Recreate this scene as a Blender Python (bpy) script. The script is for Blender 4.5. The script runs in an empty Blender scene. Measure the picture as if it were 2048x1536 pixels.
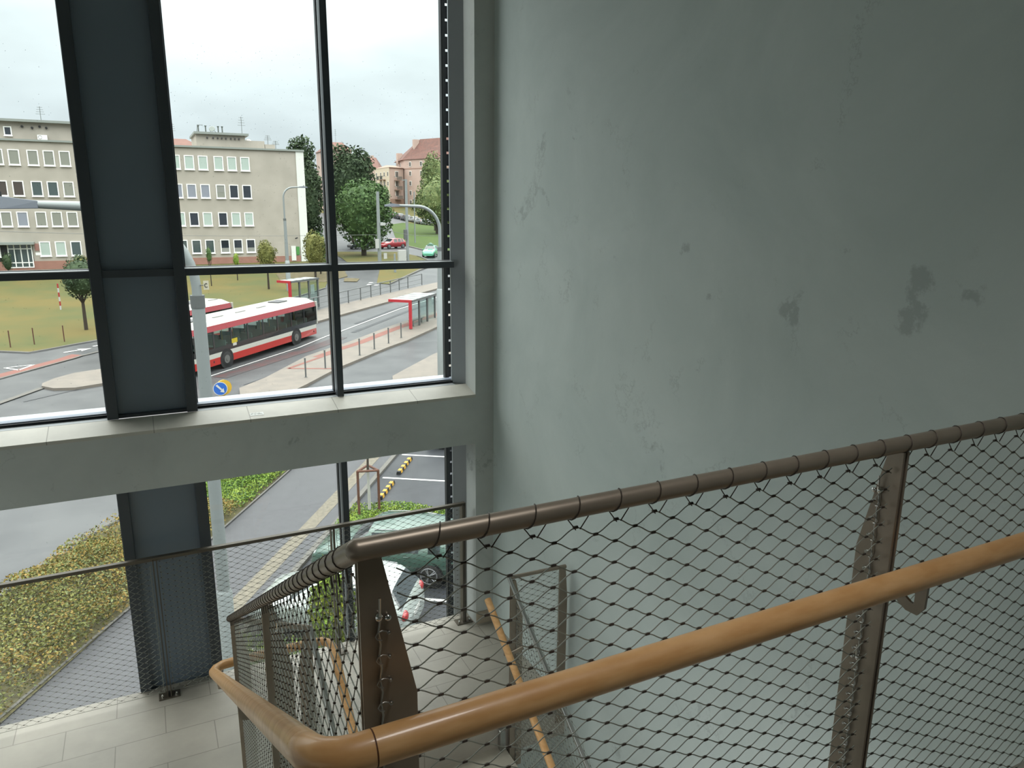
import bpy, bmesh, math, random
from mathutils import Vector, Matrix

# ------------------------------------------------------------------ camera, sky, exposure
sc = bpy.context.scene
col = sc.collection
sc.view_settings.view_transform = 'Standard'
sc.view_settings.look = 'None'
sc.view_settings.gamma = 1.0
sc.view_settings.use_curve_mapping = False
sc.view_settings.exposure = 0.0
sc.cycles.use_denoising = True
sc.cycles.max_bounces = 10
sc.cycles.diffuse_bounces = 6
sc.cycles.glossy_bounces = 4
sc.cycles.transparent_max_bounces = 24
sc.cycles.caustics_reflective = False
sc.cycles.caustics_refractive = False
sc.cycles.sample_clamp_indirect = 6.0

F_PX = 1483.0
YAW, PITCH, ROLL = math.radians(26.2), math.radians(13.533), math.radians(0.4993)
EYE = Vector((0, 0, 1.6))
cam = bpy.data.objects.new('camera', bpy.data.cameras.new('camera'))
col.objects.link(cam)
cam.data.sensor_width = 36.0
cam.data.lens = 36.0 * F_PX / 2048.0
cam.data.clip_start = 0.05
cam.data.clip_end = 2000
_f = Vector((math.sin(YAW) * math.cos(PITCH), math.cos(YAW) * math.cos(PITCH), -math.sin(PITCH)))
_r = Vector((math.cos(YAW), -math.sin(YAW), 0))
_u = _r.cross(_f)
_c, _s = math.cos(ROLL), math.sin(ROLL)
_R, _U = _r * _c + _u * _s, _u * _c - _r * _s
cam.matrix_world = Matrix(((_R.x, _U.x, -_f.x, EYE.x), (_R.y, _U.y, -_f.y, EYE.y), (_R.z, _U.z, -_f.z, EYE.z), (0, 0, 0, 1)))
sc.camera = cam

SKY_LOW, SKY_GAIN, SKY_HIGH = 0.80, 2.3, 4.0   # overcast: pale at the horizon, much brighter overhead
TONE = [1.0]
world = bpy.data.worlds.new('overcast_sky')
sc.world = world
world.use_nodes = True
nt = world.node_tree
for n in list(nt.nodes): nt.nodes.remove(n)
def wn(t, **k):
    n = nt.nodes.new(t)
    for a, b in k.items(): setattr(n, a, b)
    return n
tc = wn('ShaderNodeTexCoord'); sp = wn('ShaderNodeSeparateXYZ'); nt.links.new(tc.outputs['Generated'], sp.inputs[0])
mx = wn('ShaderNodeMath', operation='MAXIMUM'); nt.links.new(sp.outputs[2], mx.inputs[0]); mx.inputs[1].default_value = 0
g0 = wn('ShaderNodeMath', operation='MULTIPLY_ADD'); nt.links.new(mx.outputs[0], g0.inputs[0]); g0.inputs[1].default_value = SKY_GAIN; g0.inputs[2].default_value = SKY_LOW
g1 = wn('ShaderNodeMapRange', interpolation_type='SMOOTHSTEP'); nt.links.new(sp.outputs[2], g1.inputs[0])
for i_, v_ in ((1, .22), (2, .72), (3, 0), (4, SKY_HIGH)): g1.inputs[i_].default_value = v_
gr = wn('ShaderNodeMath', operation='ADD'); nt.links.new(g0.outputs[0], gr.inputs[0]); nt.links.new(g1.outputs[0], gr.inputs[1])
no = wn('ShaderNodeTexNoise'); no.inputs['Scale'].default_value = 4.5; no.inputs['Detail'].default_value = 5
mp = wn('ShaderNodeMapping'); mp.inputs['Scale'].default_value = (1, 1, 2.6); nt.links.new(tc.outputs['Generated'], mp.inputs[0]); nt.links.new(mp.outputs[0], no.inputs['Vector'])
mr = wn('ShaderNodeMapRange'); nt.links.new(no.outputs[0], mr.inputs[0]); mr.inputs[1].default_value = .3; mr.inputs[2].default_value = .7; mr.inputs[3].default_value = .86; mr.inputs[4].default_value = 1.14
ml = wn('ShaderNodeMath', operation='MULTIPLY'); nt.links.new(gr.outputs[0], ml.inputs[0]); nt.links.new(mr.outputs[0], ml.inputs[1])
cr = wn('ShaderNodeValToRGB'); nt.links.new(sp.outputs[2], cr.inputs[0])
cr.color_ramp.elements[0].position = 0.0; cr.color_ramp.elements[0].color = (.86, .94, .99, 1)
cr.color_ramp.elements[1].position = 0.22; cr.color_ramp.elements[1].color = (.92, 1.0, 1.01, 1)
ce_ = cr.color_ramp.elements.new(0.5); ce_.color = (1.0, .985, .955, 1)
bg = wn('ShaderNodeBackground'); nt.links.new(cr.outputs[0], bg.inputs[0]); nt.links.new(ml.outputs[0], bg.inputs[1])
out = wn('ShaderNodeOutputWorld'); nt.links.new(bg.outputs[0], out.inputs[0])
world.cycles.sampling_method = 'MANUAL'
world.cycles.sample_map_resolution = 512

# ------------------------------------------------------------------ material helpers
def lin(c):
    return tuple(TONE[0] * (v / 12.92 if v <= .04045 else ((v + .055) / 1.055) ** 2.4) for v in (x / 255. for x in c))
MATS = {}
def mat(name, rgb, rough=.6, metal=0.0, var=0.0, scale=5.0, rgb2=None, bump=0.0, spec=.5, detail=4, coat=0.0, stretch=None, lo=.35, hi=.65):
    """Principled material; var/rgb2 mixes a second colour through noise in object space."""
    if name in MATS: return MATS[name]
    m = bpy.data.materials.new(name); m.use_nodes = True; MATS[name] = m
    t = m.node_tree; b = t.nodes['Principled BSDF']
    b.inputs['Roughness'].default_value = rough; b.inputs['Metallic'].default_value = metal
    b.inputs['Specular IOR Level'].default_value = spec
    if coat: b.inputs['Coat Weight'].default_value = coat; b.inputs['Coat Roughness'].default_value = .08
    c1 = lin(rgb)
    b.inputs['Base Color'].default_value = (*c1, 1)
    if var or rgb2 or bump:
        tx = t.nodes.new('ShaderNodeTexCoord'); src = tx.outputs['Object']
        if stretch:
            q = t.nodes.new('ShaderNodeMapping'); q.inputs['Scale'].default_value = stretch
            t.links.new(src, q.inputs[0]); src = q.outputs[0]
        n = t.nodes.new('ShaderNodeTexNoise'); n.inputs['Scale'].default_value = scale; n.inputs['Detail'].default_value = detail
        t.links.new(src, n.inputs['Vector'])
        if var or rgb2:
            c2 = lin(rgb2) if rgb2 else tuple(min(1, v * (1 + var)) for v in c1)
            if not rgb2: c1 = tuple(v * (1 - var) for v in c1)
            r = t.nodes.new('ShaderNodeMapRange'); r.inputs[1].default_value = lo; r.inputs[2].default_value = hi
            t.links.new(n.outputs[0], r.inputs[0])
            x = t.nodes.new('ShaderNodeMix'); x.data_type = 'RGBA'
            x.inputs[6].default_value = (*c1, 1); x.inputs[7].default_value = (*c2, 1)
            t.links.new(r.outputs[0], x.inputs[0]); t.links.new(x.outputs[2], b.inputs['Base Color'])
        if bump:
            k = t.nodes.new('ShaderNodeBump'); k.inputs['Strength'].default_value = bump; k.inputs['Distance'].default_value = .01
            t.links.new(n.outputs[0], k.inputs['Height']); t.links.new(k.outputs[0], b.inputs['Normal'])
    return m

def glass_mat(name, tint, gloss=.06, rough=.02):
    """Thin window pane: clear transmission with a Fresnel reflection on top."""
    if name in MATS: return MATS[name]
    m = bpy.data.materials.new(name); m.use_nodes = True; MATS[name] = m
    t = m.node_tree
    for n in list(t.nodes): t.nodes.remove(n)
    o = t.nodes.new('ShaderNodeOutputMaterial'); tr = t.nodes.new('ShaderNodeBsdfTransparent'); gl = t.nodes.new('ShaderNodeBsdfGlossy')
    tr.inputs[0].default_value = (*tint, 1); gl.inputs['Roughness'].default_value = rough
    fr = t.nodes.new('ShaderNodeLayerWeight'); fr.inputs[0].default_value = .5
    pw = t.nodes.new('ShaderNodeMath'); pw.operation = 'POWER'; t.links.new(fr.outputs['Facing'], pw.inputs[0]); pw.inputs[1].default_value = 5
    ma = t.nodes.new('ShaderNodeMath'); ma.operation = 'MULTIPLY_ADD'; t.links.new(pw.outputs[0], ma.inputs[0]); ma.inputs[1].default_value = .8; ma.inputs[2].default_value = .03
    mx_ = t.nodes.new('ShaderNodeMixShader'); t.links.new(ma.outputs[0], mx_.inputs[0])
    t.links.new(tr.outputs[0], mx_.inputs[1]); t.links.new(gl.outputs[0], mx_.inputs[2]); t.links.new(mx_.outputs[0], o.inputs[0])
    return m

def tile_mat(name, x0, y0, bw, bh, rgb, rgb2, mortar, axes='XY', offset=.5, msize=.0035, rough=.5):
    if name in MATS: return MATS[name]
    m = mat(name, rgb, rough=rough); t = m.node_tree; b = t.nodes['Principled BSDF']
    tx = t.nodes.new('ShaderNodeTexCoord'); s = t.nodes.new('ShaderNodeSeparateXYZ'); c = t.nodes.new('ShaderNodeCombineXYZ')
    t.links.new(tx.outputs['Object'], s.inputs[0])
    t.links.new(s.outputs['XYZ'.index(axes[0])], c.inputs[0]); t.links.new(s.outputs['XYZ'.index(axes[1])], c.inputs[1])
    mp = t.nodes.new('ShaderNodeMapping'); mp.inputs['Location'].default_value = (-x0, -y0, 0); t.links.new(c.outputs[0], mp.inputs[0])
    br = t.nodes.new('ShaderNodeTexBrick'); br.offset = offset; br.inputs['Scale'].default_value = 1; br.inputs['Brick Width'].default_value = bw
    br.inputs['Row Height'].default_value = bh; br.inputs['Mortar Size'].default_value = msize; br.inputs['Mortar Smooth'].default_value = .3
    br.inputs['Color1'].default_value = (*lin(rgb), 1); br.inputs['Color2'].default_value = (*lin(rgb2), 1); br.inputs['Mortar'].default_value = (*lin(mortar), 1)
    t.links.new(mp.outputs[0], br.inputs['Vector'])
    n = t.nodes.new('ShaderNodeTexNoise'); n.inputs['Scale'].default_value = 2.2; n.inputs['Detail'].default_value = 7; n.inputs['Roughness'].default_value = .6
    t.links.new(tx.outputs['Object'], n.inputs['Vector'])
    r = t.nodes.new('ShaderNodeMapRange'); r.inputs[1].default_value = .3; r.inputs[2].default_value = .7; r.inputs[3].default_value = .84; r.inputs[4].default_value = 1.12
    t.links.new(n.outputs[0], r.inputs[0])
    x = t.nodes.new('ShaderNodeVectorMath'); x.operation = 'SCALE'; t.links.new(br.outputs[0], x.inputs[0]); t.links.new(r.outputs[0], x.inputs['Scale'])
    t.links.new(x.outputs[0], b.inputs['Base Color'])
    return m

# ------------------------------------------------------------------ mesh helpers
class MB:
    def __init__(s): s.v, s.f = [], []
    def add(s, vs, fs):
        o = len(s.v); s.v += [tuple(p) for p in vs]; s.f += [tuple(i + o for i in f) for f in fs]; return s
    def box(s, x0, x1, y0, y1, z0, z1):
        vs = [(x, y, z) for z in (z0, z1) for y in (y0, y1) for x in (x0, x1)]
        return s.add(vs, [(0, 2, 3, 1), (4, 5, 7, 6), (0, 1, 5, 4), (2, 6, 7, 3), (0, 4, 6, 2), (1, 3, 7, 5)])
    def hexa(s, b, t):
        """4 bottom points and 4 top points, same order (ccw from above)."""
        return s.add(list(b) + list(t), [(3, 2, 1, 0), (4, 5, 6, 7), (0, 1, 5, 4), (1, 2, 6, 5), (2, 3, 7, 6), (3, 0, 4, 7)])
    def prism(s, pts, ext):
        """planar polygon pts (3D) extruded along vector ext."""
        n = len(pts); e = Vector(ext); vs = [Vector(p) for p in pts]; vs2 = [p + e for p in vs]
        return s.add(vs + vs2, [tuple(range(n))[::-1], tuple(range(n, 2 * n))] + [(i, (i + 1) % n, n + (i + 1) % n, n + i) for i in range(n)])
    def tube(s, pts, r, n=8, cap=True, closed=False):
        """round tube along a polyline; r number or list."""
        P = [Vector(p) for p in pts]; m = len(P)
        R = r if isinstance(r, (list, tuple)) else [r] * m
        T = []
        for i in range(m):
            a = P[(i - 1) % m] if (closed or i > 0) else P[i]; b = P[(i + 1) % m] if (closed or i < m - 1) else P[i]
            T.append((b - a).normalized() if (b - a).length > 1e-9 else Vector((0, 0, 1)))
        t0 = T[0]; up = Vector((0, 0, 1)) if abs(t0.z) < .9 else Vector((1, 0, 0))
        nx = t0.cross(up).normalized(); vs = []
        for i in range(m):
            if i: nx = (nx - T[i] * nx.dot(T[i])).normalized()
            ny = T[i].cross(nx)
            for k in range(n):
                a = 2 * math.pi * k / n; vs.append(P[i] + nx * (math.cos(a) * R[i]) + ny * (math.sin(a) * R[i]))
        fs = []
        for i in range(m if closed else m - 1):
            j = (i + 1) % m
            fs += [(i * n + k, i * n + (k + 1) % n, j * n + (k + 1) % n, j * n + k) for k in range(n)]
        if cap and not closed: fs += [tuple(range(n))[::-1], tuple(range((m - 1) * n, m * n))]
        return s.add(vs, fs)
    def cyl(s, a, b, r, n=12, r2=None): return s.tube([a, b], [r, r if r2 is None else r2], n)
    def disc(s, c, nrm, r, th, n=24, r2=None):
        c = Vector(c); d = Vector(nrm).normalized() * th; return s.tube([c, c + d], [r, r2 or r], n)
    def sphere(s, c, r, n=8, m=6, sq=(1, 1, 1)):
        vs = [(c[0], c[1], c[2] - r * sq[2])]
        for i in range(1, m):
            a = -math.pi / 2 + math.pi * i / m
            vs += [(c[0] + r * sq[0] * math.cos(a) * math.cos(2 * math.pi * k / n), c[1] + r * sq[1] * math.cos(a) * math.sin(2 * math.pi * k / n), c[2] + r * sq[2] * math.sin(a)) for k in range(n)]
        vs.append((c[0], c[1], c[2] + r * sq[2])); L = len(vs) - 1
        fs = [(0, 1 + (k + 1) % n, 1 + k) for k in range(n)]
        for i in range(m - 2): fs += [(1 + i * n + k, 1 + i * n + (k + 1) % n, 1 + (i + 1) * n + (k + 1) % n, 1 + (i + 1) * n + k) for k in range(n)]
        fs += [(L, 1 + (m - 2) * n + k, 1 + (m - 2) * n + (k + 1) % n) for k in range(n)]
        return s.add(vs, fs)
    def build(s, name, material, parent=None, smooth=False, bevel=0, **props):
        me = bpy.data.meshes.new(name); me.from_pydata(s.v, [], s.f); me.update()
        if material: me.materials.append(material)
        if smooth:
            me.polygons.foreach_set('use_smooth', [True] * len(me.polygons))
            try: me.set_sharp_from_angle(angle=math.radians(40))
            except Exception: pass
        o = bpy.data.objects.new(name, me); col.objects.link(o)
        if parent is not None:
            o.parent = parent
        if bevel:
            b = o.modifiers.new('bevel', 'BEVEL'); b.width = bevel; b.segments = 2; b.limit_method = 'ANGLE'
        for k, v in props.items(): o[k] = v
        return o

def empty(name, loc=(0, 0, 0), rz=0.0, **props):
    o = bpy.data.objects.new(name, None); col.objects.link(o); o.location = loc; o.rotation_euler = (0, 0, rz); o.empty_display_size = .1
    for k, v in props.items(): o[k] = v
    return o
def copy_tree(o, parent=None):
    c = o.copy(); col.objects.link(c); c.parent = parent
    for ch in list(o.children): copy_tree(ch, c)
    return c
def struct(o): o['kind'] = 'structure'; return o

# ------------------------------------------------------------------ interior materials
def plaster(name, a, b, patches=(), scale=1.1):
    m = mat(name, a, rough=.72, spec=.35); t = m.node_tree; bs = t.nodes['Principled BSDF']
    L = t.links
    tx = t.nodes.new('ShaderNodeTexCoord')
    n1 = t.nodes.new('ShaderNodeTexNoise'); n1.inputs['Scale'].default_value = scale; n1.inputs['Detail'].default_value = 8; n1.inputs['Roughness'].default_value = .62; n1.inputs['Distortion'].default_value = .6
    L.new(tx.outputs['Object'], n1.inputs['Vector'])
    r1 = t.nodes.new('ShaderNodeMapRange'); r1.inputs[1].default_value = .32; r1.inputs[2].default_value = .68; L.new(n1.outputs[0], r1.inputs[0])
    x = t.nodes.new('ShaderNodeMix'); x.data_type = 'RGBA'; x.inputs[6].default_value = (*lin(a), 1); x.inputs[7].default_value = (*lin(b), 1); L.new(r1.outputs[0], x.inputs[0])
    # worn plaster patches: ragged spots of coarser, darker mortar showing through
    n2 = t.nodes.new('ShaderNodeTexNoise'); n2.inputs['Scale'].default_value = 15; n2.inputs['Detail'].default_value = 9; n2.inputs['Roughness'].default_value = .7
    L.new(tx.outputs['Object'], n2.inputs['Vector'])
    n3 = t.nodes.new('ShaderNodeTexNoise'); n3.inputs['Scale'].default_value = 2.3; n3.inputs['Detail'].default_value = 5; n3.inputs['Distortion'].default_value = 1.2
    L.new(tx.outputs['Object'], n3.inputs['Vector'])
    r3 = t.nodes.new('ShaderNodeMapRange'); r3.inputs[1].default_value = .56; r3.inputs[2].default_value = .70; r3.inputs[4].default_value = .62; L.new(n3.outputs[0], r3.inputs[0])
    acc = r3.outputs[0]
    for (px_, py_, pz_, rad, amp) in patches:
        d = t.nodes.new('ShaderNodeVectorMath'); d.operation = 'DISTANCE'; L.new(tx.outputs['Object'], d.inputs[0]); d.inputs[1].default_value = (px_, py_, pz_)
        q = t.nodes.new('ShaderNodeMapRange'); q.inputs[1].default_value = 0; q.inputs[2].default_value = rad; q.inputs[3].default_value = amp; q.inputs[4].default_value = 0; L.new(d.outputs['Value'], q.inputs[0])
        ad = t.nodes.new('ShaderNodeMath'); ad.operation = 'ADD'; L.new(acc, ad.inputs[0]); L.new(q.outputs[0], ad.inputs[1]); acc = ad.outputs[0]
    ad = t.nodes.new('ShaderNodeMath'); ad.operation = 'MULTIPLY'; L.new(acc, ad.inputs[0]); L.new(n2.outputs[0], ad.inputs[1])
    r4 = t.nodes.new('ShaderNodeMapRange'); r4.inputs[1].default_value = .29; r4.inputs[2].default_value = .36; r4.inputs[4].default_value = .42; L.new(ad.outputs[0], r4.inputs[0])
    y = t.nodes.new('ShaderNodeMix'); y.data_type = 'RGBA'; y.inputs[7].default_value = (*lin([v * .72 for v in a]), 1)
    L.new(r4.outputs[0], y.inputs[0]); L.new(x.outputs[2], y.inputs[6]); L.new(y.outputs[2], bs.inputs['Base Color'])
    vo = t.nodes.new('ShaderNodeTexVoronoi'); vo.feature = 'DISTANCE_TO_EDGE'; vo.inputs['Scale'].default_value = 2.6
    wp_ = t.nodes.new('ShaderNodeMix'); wp_.data_type = 'VECTOR'; wp_.inputs[0].default_value = .22; L.new(tx.outputs['Object'], wp_.inputs[4]); L.new(n2.outputs['Color'], wp_.inputs[5]); L.new(wp_.outputs[1], vo.inputs['Vector'])
    cv = t.nodes.new('ShaderNodeMapRange'); cv.inputs[1].default_value = 0; cv.inputs[2].default_value = .012; cv.inputs[3].default_value = .5; cv.inputs[4].default_value = 0; L.new(vo.outputs['Distance'], cv.inputs[0])
    cm_ = t.nodes.new('ShaderNodeMapRange'); cm_.inputs[1].default_value = .52; cm_.inputs[2].default_value = .62; L.new(n3.outputs[0], cm_.inputs[0])
    cc_ = t.nodes.new('ShaderNodeMath'); cc_.operation = 'MULTIPLY'; L.new(cv.outputs[0], cc_.inputs[0]); L.new(cm_.outputs[0], cc_.inputs[1])
    yy_ = t.nodes.new('ShaderNodeMix'); yy_.data_type = 'RGBA'; yy_.inputs[7].default_value = (*lin([v * .78 for v in a]), 1); L.new(cc_.outputs[0], yy_.inputs[0]); L.new(y.outputs[2], yy_.inputs[6]); L.new(yy_.outputs[2], bs.inputs['Base Color'])
    bp = t.nodes.new('ShaderNodeBump'); bp.inputs['Strength'].default_value = .25; bp.inputs['Distance'].default_value = .004; L.new(n2.outputs[0], bp.inputs['Height']); L.new(bp.outputs[0], bs.inputs['Normal'])
    return m
XW = 2.383; YW = 5.173; XJ = 2.227; YP = 5.37; YG = 5.49; ZL = -1.844
M_wall = plaster('polished_plaster', (190, 201, 198), (205, 214, 211),
    [(XW, 2.936, 1.395, .13, .75), (XW, 2.253, 1.187, .16, .85), (XW, 1.671, 1.364, .17, .85), (XW, 1.70, 1.20, .14, .8), (XW, 2.001, 1.447, .13, .7),
     (XW, 3.94, 2.118, .2, .6), (XW, 3.541, 1.306, .16, .6), (XW, 1.484, 1.333, .12, .8), (XW, 2.733, 1.197, .1, .7), (XW, 3.3, 1.35, .14, .5), (XW, 2.35, 2.0, .25, .5), (XW, 4.1, 1.6, .2, .5), (XW, 1.45, .7, .2, .5)])
M_wall2 = plaster('grey_plaster', (184, 188, 185), (198, 202, 198), [(0.8, YW, 0.0, .3, .5), (1.9, YW, .05, .25, .5)], scale=1.6)
M_white = mat('painted_ceiling', (215, 218, 216), rough=.8)
M_tile = tile_mat('stone_tile', -.471, 4.836, .6, .3, (160, 154, 143), (154, 149, 138), (126, 121, 112))
M_sill = tile_mat('sill_stone', -.05, 4.9, .6, 2.0, (196, 193, 183), (190, 187, 177), (150, 147, 138), offset=0)
M_stair = mat('stair_stone', (176, 170, 156), rough=.55, var=.08, scale=4)
M_frame = mat('anthracite_aluminium', (64, 70, 76), rough=.42, metal=.0, spec=.5)
M_frame_light = mat('grey_aluminium', (150, 155, 158), rough=.4, metal=.3)
M_panel = mat('anthracite_panel', (112, 124, 136), rough=.28, spec=.5)
M_gasket = mat('black_gasket', (14, 16, 22), rough=.5)
M_osill = mat('outer_sill_metal', (176, 182, 188), rough=.5)
M_brail = mat('blue_grey_rail', (120, 130, 146), rough=.35)
M_alu = mat('bright_sill_aluminium', (200, 208, 216), rough=.35, metal=.2)
M_steel = mat('bronzed_steel', (146, 134, 120), rough=.38, metal=.45, var=.06, scale=14)
M_steel_b = mat('brushed_steel', (170, 170, 166), rough=.28, metal=.95)
M_steel_d = mat('dark_bronzed_steel', (92, 85, 74), rough=.45, metal=.4)
M_chrome = mat('polished_steel', (215, 215, 212), rough=.16, metal=1.0)
M_cable = mat('steel_cable', (146, 148, 138), rough=.45, metal=.35)
M_ferr = mat('cable_ferrule', (78, 69, 62), rough=.5, metal=.5)
M_wood = mat('beech_wood', (226, 178, 124), rough=.4, rgb2=(208, 156, 100), scale=9, stretch=(1.2, 1.2, 7), detail=6, coat=.25)
M_skirt = mat('skirting_tile', (168, 156, 138), rough=.5, var=.06, scale=5)
G_win = glass_mat('window_glass', (.93, .96, .955))

# ------------------------------------------------------------------ room shell
XL = -2.8; ZC_ = 4.3; YB = -3.6; ZBOT = -5.6
def B(name, mt, *bx, parent=None, bevel=0, kind=None):
    m = MB()
    for b in bx: m.box(*b)
    o = m.build(name, mt, parent, bevel=bevel)
    if kind: o['kind'] = kind
    return o
B('wall_right', M_wall, (XW, XW + .25, YB, YW + .5, ZBOT, ZC_), kind='structure')
LY0, LY1, LZ0, LZ1 = -2.6, 4.9, -4.6, .8      # added opening in the left wall, lets extra daylight in, outside the picture
B('wall_left', M_wall2, (XL - .25, XL, YB, LY0, ZBOT, ZC_), (XL - .25, XL, LY1, YW + .5, ZBOT, ZC_), (XL - .25, XL, LY0, LY1, ZBOT, LZ0), (XL - .25, XL, LY0, LY1, LZ1, ZC_), kind='structure')
B('wall_back', M_wall2, (XL, XW, YB - .25, YB, ZBOT, ZC_), kind='structure')
B('ceiling', M_white, (XL - .25, XW + .25, YB - .25, YW + .5, ZC_, ZC_ + .2), kind='structure')
ZB, ZS2, ZS = -.243, .160, .204
WTOP = 3.95
# window wall: pier at the right, spandrel beam, lintel, lower wall
B('wall_front', M_wall2,
  (XJ, XW, YW, YG + .14, ZBOT, ZC_),
  (XL, XJ, YW, YG + .06, ZB, ZS2 - .004),
  (XL, XJ, YW, YG + .14, WTOP, ZC_),
  (XL, XJ, YW, YG + .14, ZBOT, ZL - .25), kind='structure')
# sill slab (slightly sloped stone) with front nosing
m = MB(); m.hexa([(XL, YW - .004, ZS2 - .022), (XJ, YW - .004, ZS2 - .022), (XJ, YP, ZS - .03), (XL, YP, ZS - .03)],
                 [(XL, YW - .004, ZS2), (XJ, YW - .004, ZS2), (XJ, YP, ZS), (XL, YP, ZS)])
struct(m.build('trim_1', M_sill))
B('baseboard_front', M_skirt, (XJ - .0, XW, YW - .012, YW, ZL, ZL + .11), kind='structure')
# floors
B('floor', M_tile, (XL, .20, 3.98, YP + .013, ZL - .24, ZL), (.20, XW, 3.945, YP + .013, ZL - .24, ZL), kind='structure')
B('floor_upper', M_tile, (XL, XW, YB, 1.02, -.24, 0), kind='structure')
B('floor_bottom', M_tile, (XL, XW, YB, YW, ZBOT - .1, ZBOT), kind='structure')
# stair flights
m = MB()
for i in range(11):
    z1 = -.1676 * (i + 1); y0 = 1.02 + .27 * i
    if i < 10: m.box(-1.2, .17, y0, y0 + .272, z1 - .2, z1)
struct(m.build('stair_flight', M_stair))
m = MB()
for i in range(1, 14):
    z1 = ZL - .1676 * i; y0 = 3.945 - .25 * i
    m.box(.76, 1.90, y0, y0 + .252, z1 - .2, z1)
struct(m.build('stair_flight', M_stair))

# ------------------------------------------------------------------ windows
def window(name, z0, z1, label_z, transom):
    w = empty(name, (0, YG, z0), kind='structure')
    def P(nm, mt, bx, **k):
        mm = MB()
        for b in bx: mm.box(b[0], b[1], b[2] - YG, b[3] - YG, b[4] - z0, b[5] - z0)
        return mm.build(nm, mt, w, **k)
    gx = [(XL, -.31), (.225, 1.215), (1.23, 2.18)]
    zz = [(z0, z1)] if not transom else [(z0, 1.155), (1.155, z1)]
    for a, b in gx:
        for c, d in zz:
            P('glass_pane', G_win, [(a, b, YG - .004, YG + .004, c, d)])
    # pilaster
    P('pilaster_panel', M_panel, [(-.27, .18, YP + .055, YP + .07, z0, z1)])
    P('pilaster_stile', M_frame, [(-.319, -.252, YP, YG + .02, z0, z1)], bevel=.003)
    P('pilaster_stile', M_frame, [(.165, .232, YP, YG + .02, z0, z1)], bevel=.003)
    P('pilaster_back', M_frame, [(-.33, .245, YG + .02, YG + .09, z0, z1)])
    P('pilaster_rail', M_frame, [(-.252, .165, YP + .02, YP + .06, z0, z0 + .02)])
    if transom:
        P('pilaster_rail', M_frame, [(-.252, .165, YP + .012, YP + .06, 1.131, 1.176)])
        P('transom', M_frame, [(XL, -.319, YP, YG - .02, 1.131, 1.176)], bevel=.002)
        P('transom', M_frame, [(.232, 1.197, YP, YG - .02, 1.131, 1.176)], bevel=.002)
        P('transom', M_frame, [(1.244, 2.137, YP, YG - .02, 1.131, 1.176)], bevel=.002)
        P('pressure_bar', M_gasket, [(XL, -.319, YG - .02, YG + .03, 1.125, 1.182), (.232, 2.18, YG - .02, YG + .03, 1.125, 1.182)])
        P('transom_top', M_frame_light, [(XL, -.319, YP + .006, YG - .02, 1.176, 1.1785), (.232, 1.197, YP + .006, YG - .02, 1.176, 1.1785), (1.244, 2.137, YP + .006, YG - .02, 1.176, 1.1785)])
    P('mullion', M_frame, [(1.197, 1.244, YP, YP + .055, z0, z1)], bevel=.002)
    P('mullion_web', M_frame_light, [(1.1985, 1.2425, YP + .055, YG - .02, z0, z1)])  # lighter grey puts the daylight on the mullion side into the colour
    P('pressure_bar', M_gasket, [(1.192, 1.249, YG - .02, YG + .03, z0, z1)])
    mm = MB(); mm.prism([(2.137, -.03, 0), (2.137, -.045, 0), (XJ, YP - YG, 0), (XJ, -.03, 0)], (0, 0, z1 - z0)); mm.build('side_stile', M_frame_light, w)
    P('pressure_bar', M_gasket, [(2.150, 2.19, YG - .03, YG - .012, z0, z1)])
    P('side_bead', M_alu, [(2.165, 2.20, YG - .012, YG + .04, z0, z1)])
    # bottom frame
    if transom: P('bottom_bead', M_gasket, [(XL, -.319, YG - .05, YG - .03, z0, z0 + .018), (.232, 1.197, YG - .05, YG - .03, z0, z0 + .018), (1.244, 2.15, YG - .05, YG - .03, z0, z0 + .018)])
    if transom: P('bottom_rail', M_brail, [(XL, -.319, YG - .03, YG + .04, z0, z0 + .026), (.232, 1.192, YG - .03, YG + .04, z0, z0 + .026), (1.249, 2.165, YG - .03, YG + .04, z0, z0 + .026)], bevel=.004)
    if transom:
        P('inner_ledge', M_frame_light, [(XL, -.319, YP, YG - .05, z0 - .02, z0 + .001), (.232, 1.197, YP, YG - .05, z0 - .02, z0 + .001), (1.244, 2.137, YP, YG - .05, z0 - .02, z0 + .001)])
        P('outer_sill', M_osill, [(XL, 2.5, YG + .06, YG + .24, z0 - .03, z0 + .002)])
        P('sill_gap', M_gasket, [(XL, 2.4, YG + .04, YG + .06, z0 - .03, z0 + .001)])
    return w
window('window_1', ZS, WTOP, 0, True)
window('window_2', ZL - .25, ZB, 0, False)
w3 = empty('added_light_window', kind='structure')  # unseen window added to bring more daylight onto the right wall
m = MB()
for k in range(5): y_ = LY0 + (LY1 - LY0) * k / 4; m.box(XL - .16, XL - .06, y_ - .03, y_ + .03, LZ0, LZ1)
for z_ in (LZ0, -1.8, LZ1): m.box(XL - .15, XL - .07, LY0, LY1, z_ - .03, z_ + .03)
m.build('frame', M_frame, w3)
MB().box(XL - .12, XL - .115, LY0, LY1, LZ0, LZ1).build('glass_pane', G_win, w3)
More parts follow.
